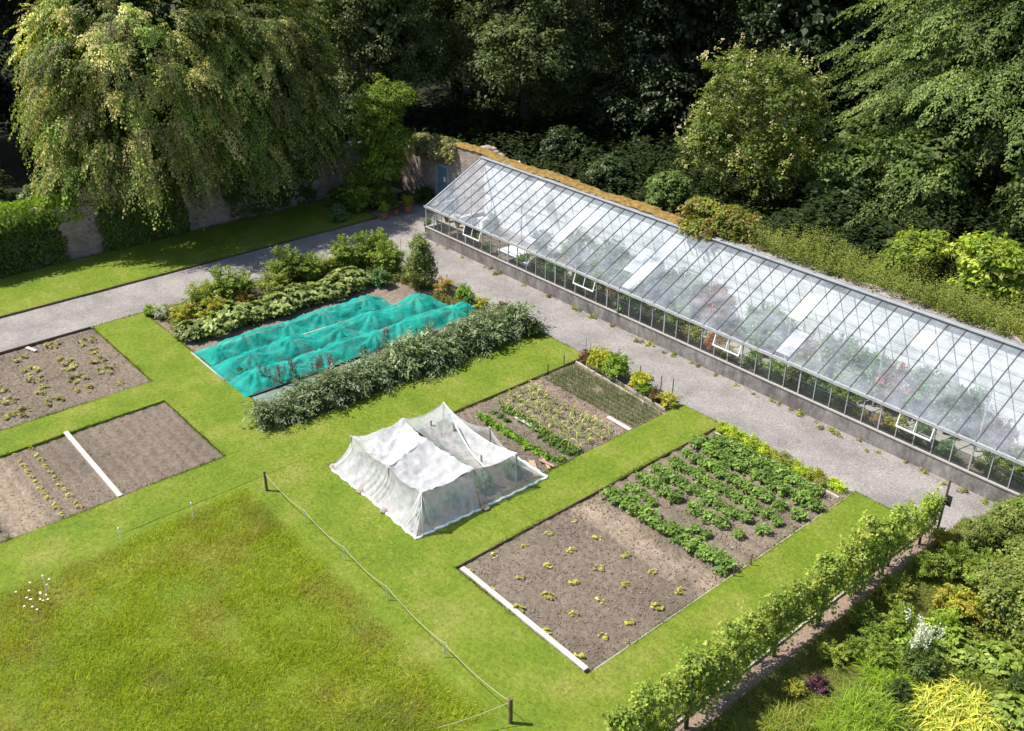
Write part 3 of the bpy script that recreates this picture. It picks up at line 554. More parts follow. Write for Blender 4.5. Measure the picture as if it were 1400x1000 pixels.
def broad(seed,R,H,n,cols,per=70,size=.24,cr=.85,w=None,squash=1.,z0=.3,flat=.7,inner=None,topw=1.):
    L=Leaves(seed);r=random.Random(seed);hc=H*(z0+(1-z0)/2);hz=H*(1-z0)/2
    lobes=[((0,0,hc),(R*.72,R*.72,hz*.95))]
    for k in range(9):
        a=r.random()*6.28;q=R*r.uniform(.35,.62);z=H*r.uniform(z0+.08,.86);s=R*r.uniform(.32,.55);lobes.append(((math.cos(a)*q,math.sin(a)*q,z),(s,s,s*.8)))
    L.clumps(lobes,n,cr,per,size,cols,w,flat=flat)
    m=n//3;D=L.rv(m);D[:,2]=np.where(D[:,2]<-.2,-D[:,2],D[:,2]);k=L.r.integers(0,len(lobes),m);O=np.array([lobes[i][0] for i in k])+D*np.array([lobes[i][1] for i in k])*.85
    L.sprays(O,D+np.array([0,0,.15]),cr*(.9+1.2*L.r.random(m)),.35,per//2,cr*.3,size*.85,cols,w,hang=.25)
    L.clumps([((0,0,hc),(R*.5,R*.5,hz*.7))],max(20,n//8),cr*1.5,50,size*2.2,[tuple(np.array(c)*.8) for c in (cols if inner is None else inner)],flat=1,shell=.2)  # inner leaves darkened to paint the shade within the crown
    return L.mesh('crown')
CD1=broad(41,5.4,16,620,[DG,G3,(.045,.065,.022)],80,.22,.85,z0=.02)
CD2=broad(42,5.2,15,600,[(.08,.11,.04),(.05,.08,.025),(.12,.145,.07)],80,.2,.8,z0=.02)
CD3=broad(43,4.6,12,480,[(.04,.07,.02),G1,(.06,.09,.03)],80,.2,.7,z0=.02)
T1=trunk_mesh(13,.34,5,8,3);T2=trunk_mesh(11,.28,6,8,2.6)
fd='dark forest trees behind the walled garden'
DW=[ # x,y,mesh,scale,label
 (-62,2,CD1,1.15,'dark tree at the top left corner, left of the blossoming weeping tree'),
 (-57,9.0,CD3,.85,'shaded tree low at the left edge behind the ivy-topped wall'),
 (-68,12,CD1,1.2,'tall dark tree glimpsed above and left of the blossoming weeping tree'),
 (-63,22,CD1,1.2,'dark tree behind the two weeping trees'),
 (-62,33,CD2,1.05,'grey-green tree just right of the darker weeping tree, behind the sunlit grass patch'),
 (-53,35.5,CD2,.92,'grey-green tree directly behind the small bright corner tree'),
 (-58,45,CD2,1.15,'tall grey-green tree at the top of the picture above the corner tree'),
 (-47,42,CD2,1.05,'sunlit grey-green tree behind the upper end of the greenhouse'),
 (-50,55,CD2,1.2,'large tree at top centre behind the sunlit grey-green one'),
 (-40,48.5,CD1,1.0,'dark tree at top centre, right of the sunlit grey-green one'),
 (-40,60,CD2,1.2,'distant tree with pale branch tips at top right of centre'),
 (-33,51,CD1,1.05,'very dark tree behind the cream-flowered round tree, to its left'),
 (-30,62,CD1,1.25,'very dark tree high behind the cream-flowered round tree'),
 (-24,58,CD1,1.2,'very dark tree between the cream-flowered tree and the big feathery beech'),
 (-75,40,CD1,1.3,'far dark tree glimpsed beyond the sunlit grass patch'),(-66,60,CD1,1.4,'far dark tree at the top behind the grey-green trees'),(-50,72,CD1,1.4,'far dark tree at top centre of the wood'),
 (-34,76,CD1,1.4,'far dark tree at top right of centre in the wood'),(-84,20,CD1,1.3,'far dark tree at the upper left behind the weeping trees')]
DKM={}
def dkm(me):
    c=me.copy();c.materials.clear();c.materials.append(M['darkleaf']);return c  # same crown with a darker leaf: woodland shade put into the colour
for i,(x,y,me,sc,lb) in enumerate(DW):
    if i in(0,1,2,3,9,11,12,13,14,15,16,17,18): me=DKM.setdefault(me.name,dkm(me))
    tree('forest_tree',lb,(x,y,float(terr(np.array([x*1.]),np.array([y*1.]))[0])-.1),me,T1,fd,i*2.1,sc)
# ivy-clad beech with layered feathery sprays on the right
def beech(seed,R,H,nf,cols,size=.115,per=46):
    L=Leaves(seed);r=L.r;z=H*(.05+.93*r.random(nf)**.9);pr=np.sqrt(np.clip(1-((z/H-.34)/.70)**2,.05,1))*(1+.2*np.sin(z*1.9+seed));a=r.random(nf)*6.283
    q=(.5+.45*r.random(nf))*R*pr*(1+.16*np.sin(a*5+z));C=np.stack([np.cos(a)*q,np.sin(a)*q,z],-1);D=nrm(np.stack([np.cos(a)-.3,np.sin(a)-.35,-.05+0*a],-1));br=.55+.75*r.random(nf)
    m=9;ci=np.repeat(np.arange(nf),m);k=np.tile(np.linspace(-1,1,m),nf);lat=nrm(np.cross(D,[0,0,1]))[ci];main=1.9+1.6*r.random(nf)
    t=np.abs(k);O=C[ci]+D[ci]*(main[ci]*.75*(1-t))[:,None]-np.array([0,0,1.])*(.35*(main[ci]*(1-t))**1.5)[:,None]*.5
    d=nrm(D[ci]*1.+lat*(k*.9)[:,None]+L.rv(nf*m)*.12);L.sprays(O,d,.7+.9*r.random(nf*m),.5,per,.20,size,cols,asp=.62,hang=.35,cjit=.25,up=1.4);L.C[-1]=L.C[-1]*np.repeat(np.repeat(br[ci],per),4)[:,None]
    L.clumps([((0,0,H*.42),(R*.55,R*.55,H*.38))],170,1.3,50,.36,[(.02,.035,.012),(.03,.05,.015)],flat=1,shell=.2)  # very dark inner leaves, painted shade between the sprays
    return L.mesh('crown')
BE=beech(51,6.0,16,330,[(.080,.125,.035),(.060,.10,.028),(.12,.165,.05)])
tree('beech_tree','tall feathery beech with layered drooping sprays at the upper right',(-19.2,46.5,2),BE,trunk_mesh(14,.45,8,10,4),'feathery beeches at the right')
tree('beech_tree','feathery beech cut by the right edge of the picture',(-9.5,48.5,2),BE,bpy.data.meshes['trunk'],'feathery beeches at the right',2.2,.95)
# rounded flowering tree
def flowering(seed,R,H):
    L=Leaves(seed);r=random.Random(seed);lobes=[((0,0,H*.48),(R*.75,R*.75,H*.42))]
    for k in range(11): a=r.random()*6.28;lobes.append(((math.cos(a)*R*r.uniform(.4,.68),math.sin(a)*R*r.uniform(.4,.68),H*r.uniform(.2,.82)),(R*r.uniform(.22,.38),R*r.uniform(.22,.38),R*.28)))
    L.clumps(lobes,520,.5,62,.135,[(.085,.125,.028),(.12,.155,.035),(.055,.09,.02)],flat=.75)
    m=230;D=L.rv(m);D[:,2]=np.abs(D[:,2]);k=L.r.integers(0,len(lobes),m);O=np.array([lobes[i][0] for i in k])+D*np.array([lobes[i][1] for i in k])*.85
    L.sprays(O,D+np.array([0,0,.3]),.6+.7*L.r.random(m),.3,36,.2,.12,[(.12,.16,.035),(.16,.20,.05)]);tipp=O+nrm(D+np.array([0,0,.3]))*1.0
    for q in range(9): L.add(tipp+L.rv(m)*.10,L.rv(m),nrm(L.rv(m)+np.array([-.3,-.3,1.])),.10,.08,L.pal(m,[(.42,.41,.30),(.34,.32,.2)]))
    L.clumps(lobes,300,.12,14,.10,[(.42,.42,.31),(.32,.31,.19),(.20,.21,.09)],flat=.8,shell=1.0)
    return L.mesh('crown')
tree('flowering_tree','rounded yellow-green tree dotted with cream flower heads behind the greenhouse',(-27.6,39.6,1.6),flowering(61,3.9,8.0),trunk_mesh(5.5,.2,9,7,2))
# small bright tree in the corner
CT=broad(62,2.1,7.8,330,[(.12,.19,.022),(.16,.22,.03),(.085,.14,.02)],80,.12,.45,z0=.0)
tree('corner_tree','small bright yellow-green tree in the corner of the walls near the door',(-44.0,28.9,0),CT,trunk_mesh(6,.10,10,5,1),sc=.86)
# bright maples and shrubs along the top of the wall
MP=broad(63,1.6,3.4,170,[(.13,.19,.025),(.10,.16,.022),(.18,.22,.04)],60,.19,.42,z0=.05)
MD=broad(64,1.8,3.6,170,[(.075,.12,.03),(.055,.10,.03),(.10,.14,.05)],60,.2,.45,z0=.05)
ST=trunk_mesh(2.2,.06,11,5,.8)
for x,y,z,me,sc,lb in [(-16.6,34.6,2.2,MP,.72,'bright yellow-green maple sapling on the bank above the greenhouse ridge, left of its green neighbour'),
  (-13.6,35.2,2.2,MP,.85,'broad green maple sapling on the bank at the right edge above the greenhouse ridge'),
  (-23.3,40.8,2.2,MD,.95,'light green shrub between the cream-flowered tree and the beech, behind the nettle bank'),
  (-20.6,41.8,2.2,MD,1.15,'bushy green shrub at the foot of the feathery beech'),
  (-14.5,42.5,2.2,MD,1.25,'tall green shrub under the right side of the feathery beech'),
  (-11.4,37.8,2.2,MD,1.0,'green shrub at the right edge behind the maple saplings'),
  (-29.8,36.0,1.4,MD,.6,'low dark shrub under the cream-flowered tree by the mossy wall'),
  (-40.5,39.0,.5,MD,.7,'dark shrub in the shade behind the mossy wall'),(-35.5,37.8,.5,MD,.6,'low dark shrub half way along the mossy wall'),
  (-49.6,9.6,.1,MD,1.15,'grey-green shrub at the left edge behind the ivy hedge'),(-48.9,12.6,.1,MP,.85,'yellow-green sapling between the ivy hedge and the blossoming weeping tree'),(-51.0,6.0,.1,MD,1.2,'dark grey-green shrub cut by the left edge behind the ivy hedge'),
  (-51.5,31.5,.2,MD,.9,'dim shrub by the sunlit grass beyond the corner'),(-24.0,46.5,2.2,MD,1.4,'dark green shrub left of the beech trunk')]:
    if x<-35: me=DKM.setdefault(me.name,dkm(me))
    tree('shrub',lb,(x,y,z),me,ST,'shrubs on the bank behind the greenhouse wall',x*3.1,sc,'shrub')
L=Leaves(65);L.clumps([((0,0,.5),(.9,.45,.6)),((1.5,.1,.5),(1.0,.5,.62)),((.7,-.3,.1),(1.5,.45,.3))],150,.3,55,.13,[(.15,.17,.03),(.11,.15,.03),(.17,.14,.05)],zmin=-.3)
tag(obj('wall_shrub',L.mesh('wall_shrub'),M['leaf'],None,(-24.4,31.75,3.45)),'straggly yellow-green shrub growing over the wall top and onto the greenhouse ridge','shrub')
# corner ivy on the wall top by the door
L=Leaves(66);L.clumps([((0,0,0),(.8,.45,.35)),((1.3,0,.15),(.8,.45,.38)),((2.5,0,.3),(.7,.4,.33)),((.9,-.35,-.35),(1.2,.18,.35)),((2.2,-.35,-.2),(.7,.15,.35))],190,.26,50,.12,[(.14,.15,.07),(.09,.12,.04),(.2,.19,.10)],zmin=-1)
tag(obj('ivy',L.mesh('ivy'),M['leaf'],None,(-43.4,31.4,2.95)),'grey-green ivy capping the wall above the blue door','ivy')
def ivy(lb,y0,y1,z0,z1,x,n,cols,seed,thick=.28,drop=0):
    L=Leaves(seed);r=L.r;y=y0+(y1-y0)*r.random(n);z=z0+(z1-z0)*r.random(n);O=np.stack([x+thick*r.random(n),y,z],-1)
    N=n*40;ci=np.repeat(np.arange(n),40);P=O[ci]+L.rv(N)*np.array([.16,.28,.24]);nm=nrm(np.array([.8,0,.5])+L.rv(N)*.5);tip=nrm(np.array([.2,0,-1])+L.rv(N)*.6);cb=(.7+.6*r.random(n))[ci][:,None]
    L.add(P,tip,nm,.13*(.6+.8*r.random(N)),.1,L.pal(N,cols)*cb);return tag(obj('ivy',L.mesh('ivy'),M['leaf']),lb,'ivy')
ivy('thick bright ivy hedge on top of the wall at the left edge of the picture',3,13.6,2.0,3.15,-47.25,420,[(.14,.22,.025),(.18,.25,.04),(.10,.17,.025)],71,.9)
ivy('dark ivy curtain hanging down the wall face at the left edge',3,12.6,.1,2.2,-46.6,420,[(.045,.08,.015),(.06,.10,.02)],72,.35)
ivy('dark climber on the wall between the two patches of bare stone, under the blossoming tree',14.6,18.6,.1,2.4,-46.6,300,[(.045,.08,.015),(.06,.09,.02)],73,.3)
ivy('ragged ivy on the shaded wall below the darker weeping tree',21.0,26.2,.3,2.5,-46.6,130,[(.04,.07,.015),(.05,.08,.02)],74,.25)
# nettle bank (uncountable) behind the wall
def bank(name,lb,region,n,h,cols,seed,size=.11,per=30,mask=None,basez=2.3):
    L=Leaves(seed);r=L.r;x=region[0]+(region[1]-region[0])*r.random(n);y=region[2]+(region[3]-region[2])*r.random(n)
    if mask is not None:k=mask(x,y);x=x[k];y=y[k]
    n=len(x);hh=h*(.25+1.25*fbm(x*.9,y*.9,4))*(.8+.4*r.random(n));N=n*per;ci=np.repeat(np.arange(n),per);t=r.random(N)
    P=np.stack([x[ci]+.06*r.normal(size=N),y[ci]+.06*r.normal(size=N),(basez+.75*np.clip((31.9-y)/.4,0,1)*(y>31) if basez is not None else terr(x,y))[ci]+hh[ci]*(.1+.9*t)],-1);a=r.random(N)*6.28;tip=np.stack([np.cos(a),np.sin(a),-.2+.5*r.random(N)],-1);nm=nrm(np.array([0,0,1])+L.rv(N)*.5)
    cb=(.75+.5*fbm(x*.7+9,y*.7,3))[ci][:,None];L.add(P,tip,nm,size*(1.3-.6*t),size*.5,L.pal(N,cols)*cb);return tag(obj(name,L.mesh(name),M['leaf']),lb,'undergrowth',kind='stuff')
bank('nettles','sunlit nettle bank along the wall behind the right half of the greenhouse',(-23.4,-2,31.25,38),7000,1.45,[(.105,.135,.035),(.14,.165,.045),(.08,.11,.025)],81,.09,34,basez=2.45,mask=lambda x,y:y<33.4+(x+22)*.17+1.2*fbm(x*.7,y*.7))
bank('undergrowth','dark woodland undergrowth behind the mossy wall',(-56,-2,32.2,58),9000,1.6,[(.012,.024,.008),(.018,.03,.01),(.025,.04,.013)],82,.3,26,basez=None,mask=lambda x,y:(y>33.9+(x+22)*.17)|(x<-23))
bank('sunlit_grass','small sunlit patch of long grass seen past the corner beyond the wall',(-57,-48,31.5,37),2500,.5,[(.14,.19,.03),(.17,.2,.04)],83,.12,22,basez=.1)
# pale stone heap and white marker behind the wall
m=MB();r=random.Random(3)
for k in range(26):
    a=r.uniform(-1,1);b_=r.uniform(-.5,.5);s=r.uniform(.14,.3);m.lathe([(0,-s*.5),(s*.8,-s*.25),(s,.05),(s*.6,s*.45),(0,s*.55)],7,(a,b_,max(0,.45-abs(a)*.35)+s*.3))
tag(m.obj('stone_heap',M['stone'],None,(-41.6,34.2,2.0)),'pale heap of stones in the wood just behind the mossy wall corner','stone heap')
m=MB();m.lathe([(0,0),(.09,0),(.10,.1),(.07,.15),(.08,.55),(.05,.7),(.085,.78),(.07,.92),(0,.96)],10)
tag(m.obj('white_marker',M['white'],None,(-37.6,33.2,2.0)),'small white marker standing in the dark wood just above the mossy wall','marker')
# ================================================================== VEGETABLE PLANTS
def tmpl(fn,n=3,seed0=0): return [fn(seed0+i) for i in range(n)]
def seedling(seed,cols=[(.27,.28,.045),(.19,.23,.03),(.34,.34,.09)],R=.11,n=8,size=.10):
    L=Leaves(seed);r=L.r;a=r.random(n)*6.283;d=R*np.sqrt(r.random(n))*1.25;h=.05+.11*r.random(n)
    E_=np.stack([np.cos(a)*d,np.sin(a)*d,h],-1);O=np.zeros((n,3))
    L.straps(O,E_,np.linalg.norm(E_,axis=1),np.full(n,.012),.0,L.pal(n,[cols[1]]),2)
    for q in range(2):
        aa=a+(q-.5)*1.1+r.random(n)*.6;L.add(E_-np.array([0,0,.0]),nrm(np.stack([np.cos(aa),np.sin(aa),-.2+0*a],-1)),nrm(np.array([0,0,1.])+L.rv(n)*.4),size*(.6+.6*r.random(n)),size*.9,L.pal(n,cols))
    return L.mesh('squash_seedling')
SQ=tmpl(seedling,4,200)
def put(name,me,x,y,lb,cat,group,i,z=-.05,sc=1.,mat='leaf'):
    return tag(obj(name,me,M[mat],None,(x,y,z),i*2.399,(sc*(.88+.24*((i*37)%11)/10) if not hasattr(sc,'__len__') else sc)),lb,cat,group)
g='squash seedlings in the bare bed'
cols_=[13.22,14.17,15.06,16.02,16.98];pos={0:[-16.84,-15.87,-14.8,-13.74,-12.6],1:[-16.94,-15.77,-14.69,-13.73,-12.68],2:[-16.63,-15.61,-14.64,-13.69,-12.62],3:[-16.65,-15.64,-14.61,-13.63,-12.51],4:[-16.58,-15.6,-14.55,-13.53,-12.52]}
i=0
for r_ in range(5):
    for c_,x in enumerate(pos[r_]):
        put('squash_seedling',SQ[i%4],x,cols_[r_]+.05*math.sin(i*5),'squash seedling, %s from the top of the %s row counting from the long board'%(ORD[c_],ORD[r_]),'seedling',g,i,sc=.62+.30*((i*7)%5)/4);i+=1
def squash2(seed): return seedling(seed,[(.17,.175,.05),(.12,.145,.035),(.24,.23,.10)],.22,13,.12)
SQ2=tmpl(squash2,3,220);g='squash plants in the leftmost bed'
P2=[(150,350),(420,250),(685,222),(725,295),(790,365),(850,445),(500,372),(565,412),(615,512),(670,600),(250,440),(275,515),(350,605),(415,690),(70,685),(20,590),(150,785),(950,545),(5,815)]
Q=[tuple(at(px/5.833,430+py/5.833)[:2]) for px,py in P2]
desc=['nearest the tiny pale board, to its left','just right of the tiny pale board by the path edging','closest to the top corner of the bed','second below the top corner of the bed','third down the column nearest the lawn corner','fourth down the column nearest the lawn corner','top of the middle column','second in the middle column','third in the middle column','bottom of the middle column','top of the left column below the tiny board','second in the left column','third in the left column','bottom of the left column','near the left picture edge, lower middle of the bed','at the left picture edge, level with the middle column','lowest at the left, near the grass strip','tiny one near the right corner of the bed','half cut by the left picture edge near the grass strip']
for i,((x,y),d) in enumerate(zip(Q,desc)): put('squash_plant',SQ2[i%3],x,y,'yellow-green squash plant '+d,'squash plant',g,i,sc=1.1 if i not in (17,) else .6)
for row,(a,b) in enumerate((((80,490),(335,812)),((170,452),(432,775)))):
    for i in range(12 if row==0 else 11):
        t=i/(11 if row==0 else 10);p=at((a[0]+(b[0]-a[0])*t)/4,500+(a[1]+(b[1]-a[1])*t)/4)
        put('bean_seedling',SQ[i%4],p[0],p[1],'tiny seedling, %s from the top in the row %s the long board'%(ORD[i],'nearer' if row else 'farther from'),'seedling','two rows of seedlings in the drilled bed',i,sc=.62)
def potato(seed):
    L=Leaves(seed);L.clumps([((0,0,.16),(.20,.20,.15))],22,.10,14,.085,[(.075,.14,.030),(.10,.175,.04),(.135,.21,.06)],shell=.5,zmin=.03,asp=.6);return L.mesh('potato_plant')
PO=tmpl(potato,5,240);rp=random.Random(9);k=0
names=['the row beside the sandy strip','the second row from the sandy strip','the third row from the sandy strip','the fourth row from the sandy strip','the fourth row from the herb strip','the third row from the herb strip','the second row from the herb strip','the row beside the herb strip']
rows=[(18.70,-16.75,-12.35,set()),(19.40,-16.6,-12.6,{4,5,6,10,11,12,7}),(20.10,-16.75,-12.6,{7,10,12,5}),(20.80,-16.7,-12.6,{11}),(21.50,-16.75,-12.3,{12}),(22.2,-16.7,-12.4,{11}),(22.95,-16.75,-12.3,set()),(23.6,-16.5,-12.8,set())]
for r_,(y,x0,x1,skip) in enumerate(rows):
    n=13
    for c_ in range(n):
        if c_ in skip: continue
        x=x0+(x1-x0)*c_/(n-1);s=(1.18 if r_ in(6,7,0) else 1.0)*rp.uniform(.8,1.15)*(.8 if r_==1 else 1)
        put('potato_plant',PO[k%5],x+rp.uniform(-.05,.05),y+rp.uniform(-.05,.05),'potato plant, place %d from the grass strip, in %s'%(c_+1,names[r_]),'potato plant','potato plants in eight rows',k,-.02,(s*1.04,s*1.04,s*.85));k+=1
def corn(seed):
    L=Leaves(seed);n=7;r=L.r;a=np.arange(n)*2.5+r.random(n)*.5;O=np.stack([0*a,0*a,.04+.07*np.arange(n)*.5],-1);D=np.stack([np.cos(a)*.55,np.sin(a)*.55,.8+0*a],-1)
    L.straps(O,D,.42+.25*r.random(n),np.full(n,.05),.95,L.pal(n,[(.17,.24,.05),(.30,.34,.09),(.11,.18,.045)]),5)
    L.straps(np.zeros((3,3)),np.array([[0,0,1.],[.03,0,1],[0,.03,1]]),[.35]*3,[.03]*3,0,np.array([.16,.2,.05]),2);return L.mesh('sweetcorn_plant')
CN=tmpl(corn,5,260);k=0
for r_,y in enumerate((19.75,20.25,20.75,21.25)):
    for c_ in range(10):
        x=-23.3+.44*c_+.1*math.sin(r_*3+c_)
        put('sweetcorn_plant',CN[k%5],x,y+.06*math.sin(k*7),'sweetcorn plant, %s from the hedge side in the %s row counting from the cage'%(ORD[c_],ORD[r_]),'sweetcorn','sweetcorn plants between the two short boards',k,-.05,1.0);k+=1
def low(seed,cols=[(.07,.14,.02),(.10,.17,.03),(.05,.10,.02)],h=.09):
    L=Leaves(seed);L.clumps([((0,0,h*.7),(.12,.10,h*.7))],9,.07,9,.09,cols,shell=.4,zmin=.01);return L.mesh('low_plant')
BT=tmpl(lambda s:low(s,[(.09,.18,.015),(.13,.24,.02),(.07,.13,.02)],.12),3,280);BD=tmpl(lambda s:low(s,[(.05,.10,.02),(.075,.125,.03)],.07),3,290)
for row,(y,x0,x1,n,tp,sc,nm,col) in enumerate([(18.62,-23.0,-19.7,14,BT,1.1,'lettuce_plant','bright green lettuce'),(19.35,-20.7,-19.3,6,BD,.9,'beetroot_plant','small dark green beetroot'),(19.15,-22.9,-22.2,3,BD,.9,'beetroot_plant','small dark green beetroot'),(19.62,-22.9,-19.2,15,BD,1.15,'carrot_plant','small green carrot plant')]):
    for i in range(n):
        x=x0+(x1-x0)*i/(n-1);where={0:'the row nearest the white cage',1:'the row right of the board',2:'the row left of the board',3:'the row beside the sweetcorn'}[row]
        put(nm,tp[i%3],x,y+.03*math.sin(i*3),'%s, %s from the hedge side in %s'%(col,ORD[i],where),'vegetable',where,i+row*3,-.04,sc)
for i,(x,y) in enumerate([(-19.35,18.75),(-19.15,18.9)]): put('lettuce_plant',BT[i],x,y,['lone lettuce by the brown laths, nearer the cage','lone lettuce by the brown laths, farther from the cage'][i],'vegetable','lone lettuces by the brown laths',i,-.04,1.0)
P=[blades(88,7500,(-23.5,-19.05,22.15,23.7),lambda x,y,r:.16+.14*r.random(len(x)),lambda x,y,r:.014+0*x,lambda x,y,r:pick(r,len(x),[(.14,.20,.07),(.25,.28,.14),(.10,.15,.06)]),.6,lambda x,y:(np.abs(((y-22.1)%.235)-.1)<.06)&(fbm(x*2,y*2)>.28))]
blade_obj('onion_patch',P,'dense rows of thin grey-green onion leaves beside the flower strip','onions')
P=[blades(89,700,(-28.2,-26.4,3.6,4.6),lambda x,y,r:.25+.2*r.random(len(x)),lambda x,y,r:.03+0*x,lambda x,y,r:pick(r,len(x),[(.05,.09,.05),(.09,.13,.08)]),.7,lambda x,y:(np.abs(y-4.1)<.18))]
for i in range(6):
    L=Leaves(300+i);n=8;a=np.arange(n)*2.4;L.straps(np.zeros((n,3)),np.stack([np.cos(a)*.5,np.sin(a)*.5,1+0*a],-1),.3+.2*L.r.random(n),[.04]*n,.5,L.pal(n,[(.05,.09,.05),(.08,.12,.08)]),4)
    tag(obj('leek_plant',L.mesh('leek_plant'),M['leaf'],None,(-29.3+.55*i,3.95+.06*math.sin(i*4),-.05)),'blue-green leek, %s from the top of the row at the left picture edge'%ORD[i],'leek','leeks at the left picture edge')
# ---- cardoon / artichoke hedge
def cardoon(seed):
    L=Leaves(seed);r=L.r;n=120;a=r.random(n)*6.283;el=.25+1.15*r.random(n);D=np.stack([np.cos(a)*np.cos(el),np.sin(a)*np.cos(el),np.sin(el)],-1);O=np.stack([.12*r.normal(size=n),.12*r.normal(size=n),.1+.35*r.random(n)],-1)
    cols=[(.125,.175,.11),(.20,.245,.18),(.085,.125,.06),(.05,.08,.03)];L.sprays(O,D,.65+.65*r.random(n),.42,26,.12,.12,cols,asp=.34,hang=.2,cjit=.3)
    L.clumps([((0,0,.5),(.5,.5,.4))],50,.15,22,.11,cols,shell=.6,asp=.36,zmin=.1);return L.mesh('foliage')
CA=tmpl(cardoon,3,310);rr=random.Random(4)
for i in range(14):
    y=12.75+.86*i;x=-27.35+rr.uniform(-.12,.12)+(.12 if i<2 else 0)
    e=empty('cardoon','silvery grey-green cardoon, %s from the meadow end of the tall hedge row'%ORD[i],'cardoon',(x,y,0),i*1.9,'cardoons in the silvery hedge row',(.86+.40*rr.random())*(.98 if i<4 else 1.10));obj('foliage',CA[i%3],M['leaf'],e)
    m=MB()
    for k in range(4):a=k*1.57+i;m.tube([(.03*math.cos(a),.03*math.sin(a),-.05),(.12*math.cos(a),.12*math.sin(a),.5),(.2*math.cos(a),.2*math.sin(a),.95)],[.022,.016,.008],5)
    m.obj('stems',M['greywood'],e)
def spire(seed,col,h=1.1,n=5):
    L=Leaves(seed);r=L.r
    for k in range(n):
        ox,oy=r.normal(size=2)*.12;m=70;t=r.random(m);P=np.stack([ox+.03*r.normal(size=m),oy+.03*r.normal(size=m),h*(.45+.55*t)*(.8+.2*k/n)],-1);L.add(P,L.rv(m),L.rv(m),.05,.03,L.pal(m,[col,tuple(np.array(col)*.6)]))
        L.straps(np.array([[ox*.5,oy*.5,0]]),np.array([[ox*.5,oy*.5,h]])/h,[h*.95],[.02],0,np.array([.07,.06,.03]),2)
    m=60;L.add(np.stack([.12*r.normal(size=m),.12*r.normal(size=m),.3*r.random(m)],-1),L.rv(m),L.rv(m),.12,.06,L.pal(m,[(.05,.08,.03)]));return L.mesh('flower_spires')
SPm=[spire(330,(.13,.035,.05)),spire(331,(.16,.04,.10)),spire(332,(.10,.05,.04))]
for i,(px,py,lb) in enumerate([(365,525,'at the meadow end of the green net tunnels'),(382,527,'second along from the meadow end of the net tunnels'),(402,520,'behind the first cardoons, by a red flower head'),(436,520,'between the third and fourth cardoons'),(455,510,'leaning behind the fourth cardoon'),(500,500,'tallest, beside the front timber of the near net tunnel'),(518,505,'beside the middle of the hedge row'),(530,478,'reddish, farthest along behind the hedge row')]):
    p=at(px,py);tag(obj('purple_orache',SPm[i%3],M['leaf'],None,(p[0],p[1],-.05),i*1.3,.85+.05*(i%4)),'thin purple-red flower spires '+lb,'flower','purple spires behind the silvery hedge')
bank('bed_undergrowth','mixed low leaves filling the soil between the currants and large-leaved plants',(-38.4,-34.6,13.4,24.3),1700,.34,[(.06,.10,.02),(.10,.14,.03),(.14,.15,.05),(.05,.08,.03)],84,.09,26,basez=-.05,mask=lambda x,y:(fbm(x*1.3,y*1.3)>.36)&~((x>-36.5)&(x<-35.9)&(fbm(x*2,y*2)>.55)))
bank('bed_undergrowth','mixed low plants around the young fruit tree beside the path junction',(-34.6,-28.6,23.3,24.45),420,.35,[(.08,.12,.03),(.14,.15,.05),(.16,.11,.05)],85,.08,26,basez=-.05,mask=lambda x,y:fbm(x*1.5,y*1.5)>.42)
# ---- big-leaf squash row, currant bushes and mixed plants behind the net tunnels
def bigleaf(seed,cols=[(.11,.16,.045),(.15,.20,.075),(.21,.25,.12),(.05,.085,.02)],R=.62,H=.7,n=110,size=.25):
    L=Leaves(seed);r=L.r;a=r.random(n)*6.283;d=R*np.sqrt(r.random(n));z=H*(1-.5*(d/R)**2)*(.45+.6*r.random(n));P=np.stack([np.cos(a)*d,np.sin(a)*d,z],-1)
    for q in range(3):
        aa=a+(q-1)*.9;L.add(P,np.stack([np.cos(aa),np.sin(aa),-.25+0*a],-1),nrm(np.stack([np.cos(a)*.35,np.sin(a)*.35,1+0*a],-1)+L.rv(n)*.3),size*(.6+.5*r.random(n)),size*.7,L.pal(n,cols))
    L.straps(np.stack([.1*np.cos(a),.1*np.sin(a),0*a],-1),P,np.linalg.norm(P,axis=1),np.full(n,.018),0,np.array([.12,.17,.05]),2);return L.mesh('rhubarb_plant')
BG=tmpl(bigleaf,3,340)
for i in range(9):
    y=13.75+.93*i;put('rhubarb_plant',BG[i%3],-35.3+.18*math.sin(i*2.1),y,'large-leaved plant, %s from the lawn end of the row behind the green nets'%ORD[i],'leafy plant','large-leaved plants behind the net tunnels',i,-.05,1.2)
def bush(seed,cols,R=.55,H=1.,n=60,size=.11,per=52,cr=.2):
    L=Leaves(seed);size*=.70;q=random.Random(seed);lobes=[((0,0,H*.42),(R*.7,R*.7,H*.38))]
    for k in range(6):
        a=q.random()*6.28;d=R*q.uniform(.3,.75);s=R*q.uniform(.25,.5);lobes.append(((math.cos(a)*d,math.sin(a)*d,H*q.uniform(.25,.75)),(s,s,s*q.uniform(.7,1.2))))
    L.clumps(lobes,n,cr*.8,per,size,cols,shell=.5,zmin=.05,cjit=.4)
    m=n//2;D=L.rv(m);D[:,2]=np.abs(D[:,2])+.3;D=nrm(D);O=D*np.array([R*.6,R*.6,H*.4])+np.array([0,0,H*.4]);L.sprays(O,D*np.array([1,1,1.5]),R*(.4+.7*L.r.random(m)),.35,26,R*.09,size,cols,hang=.1);return L.mesh('foliage')
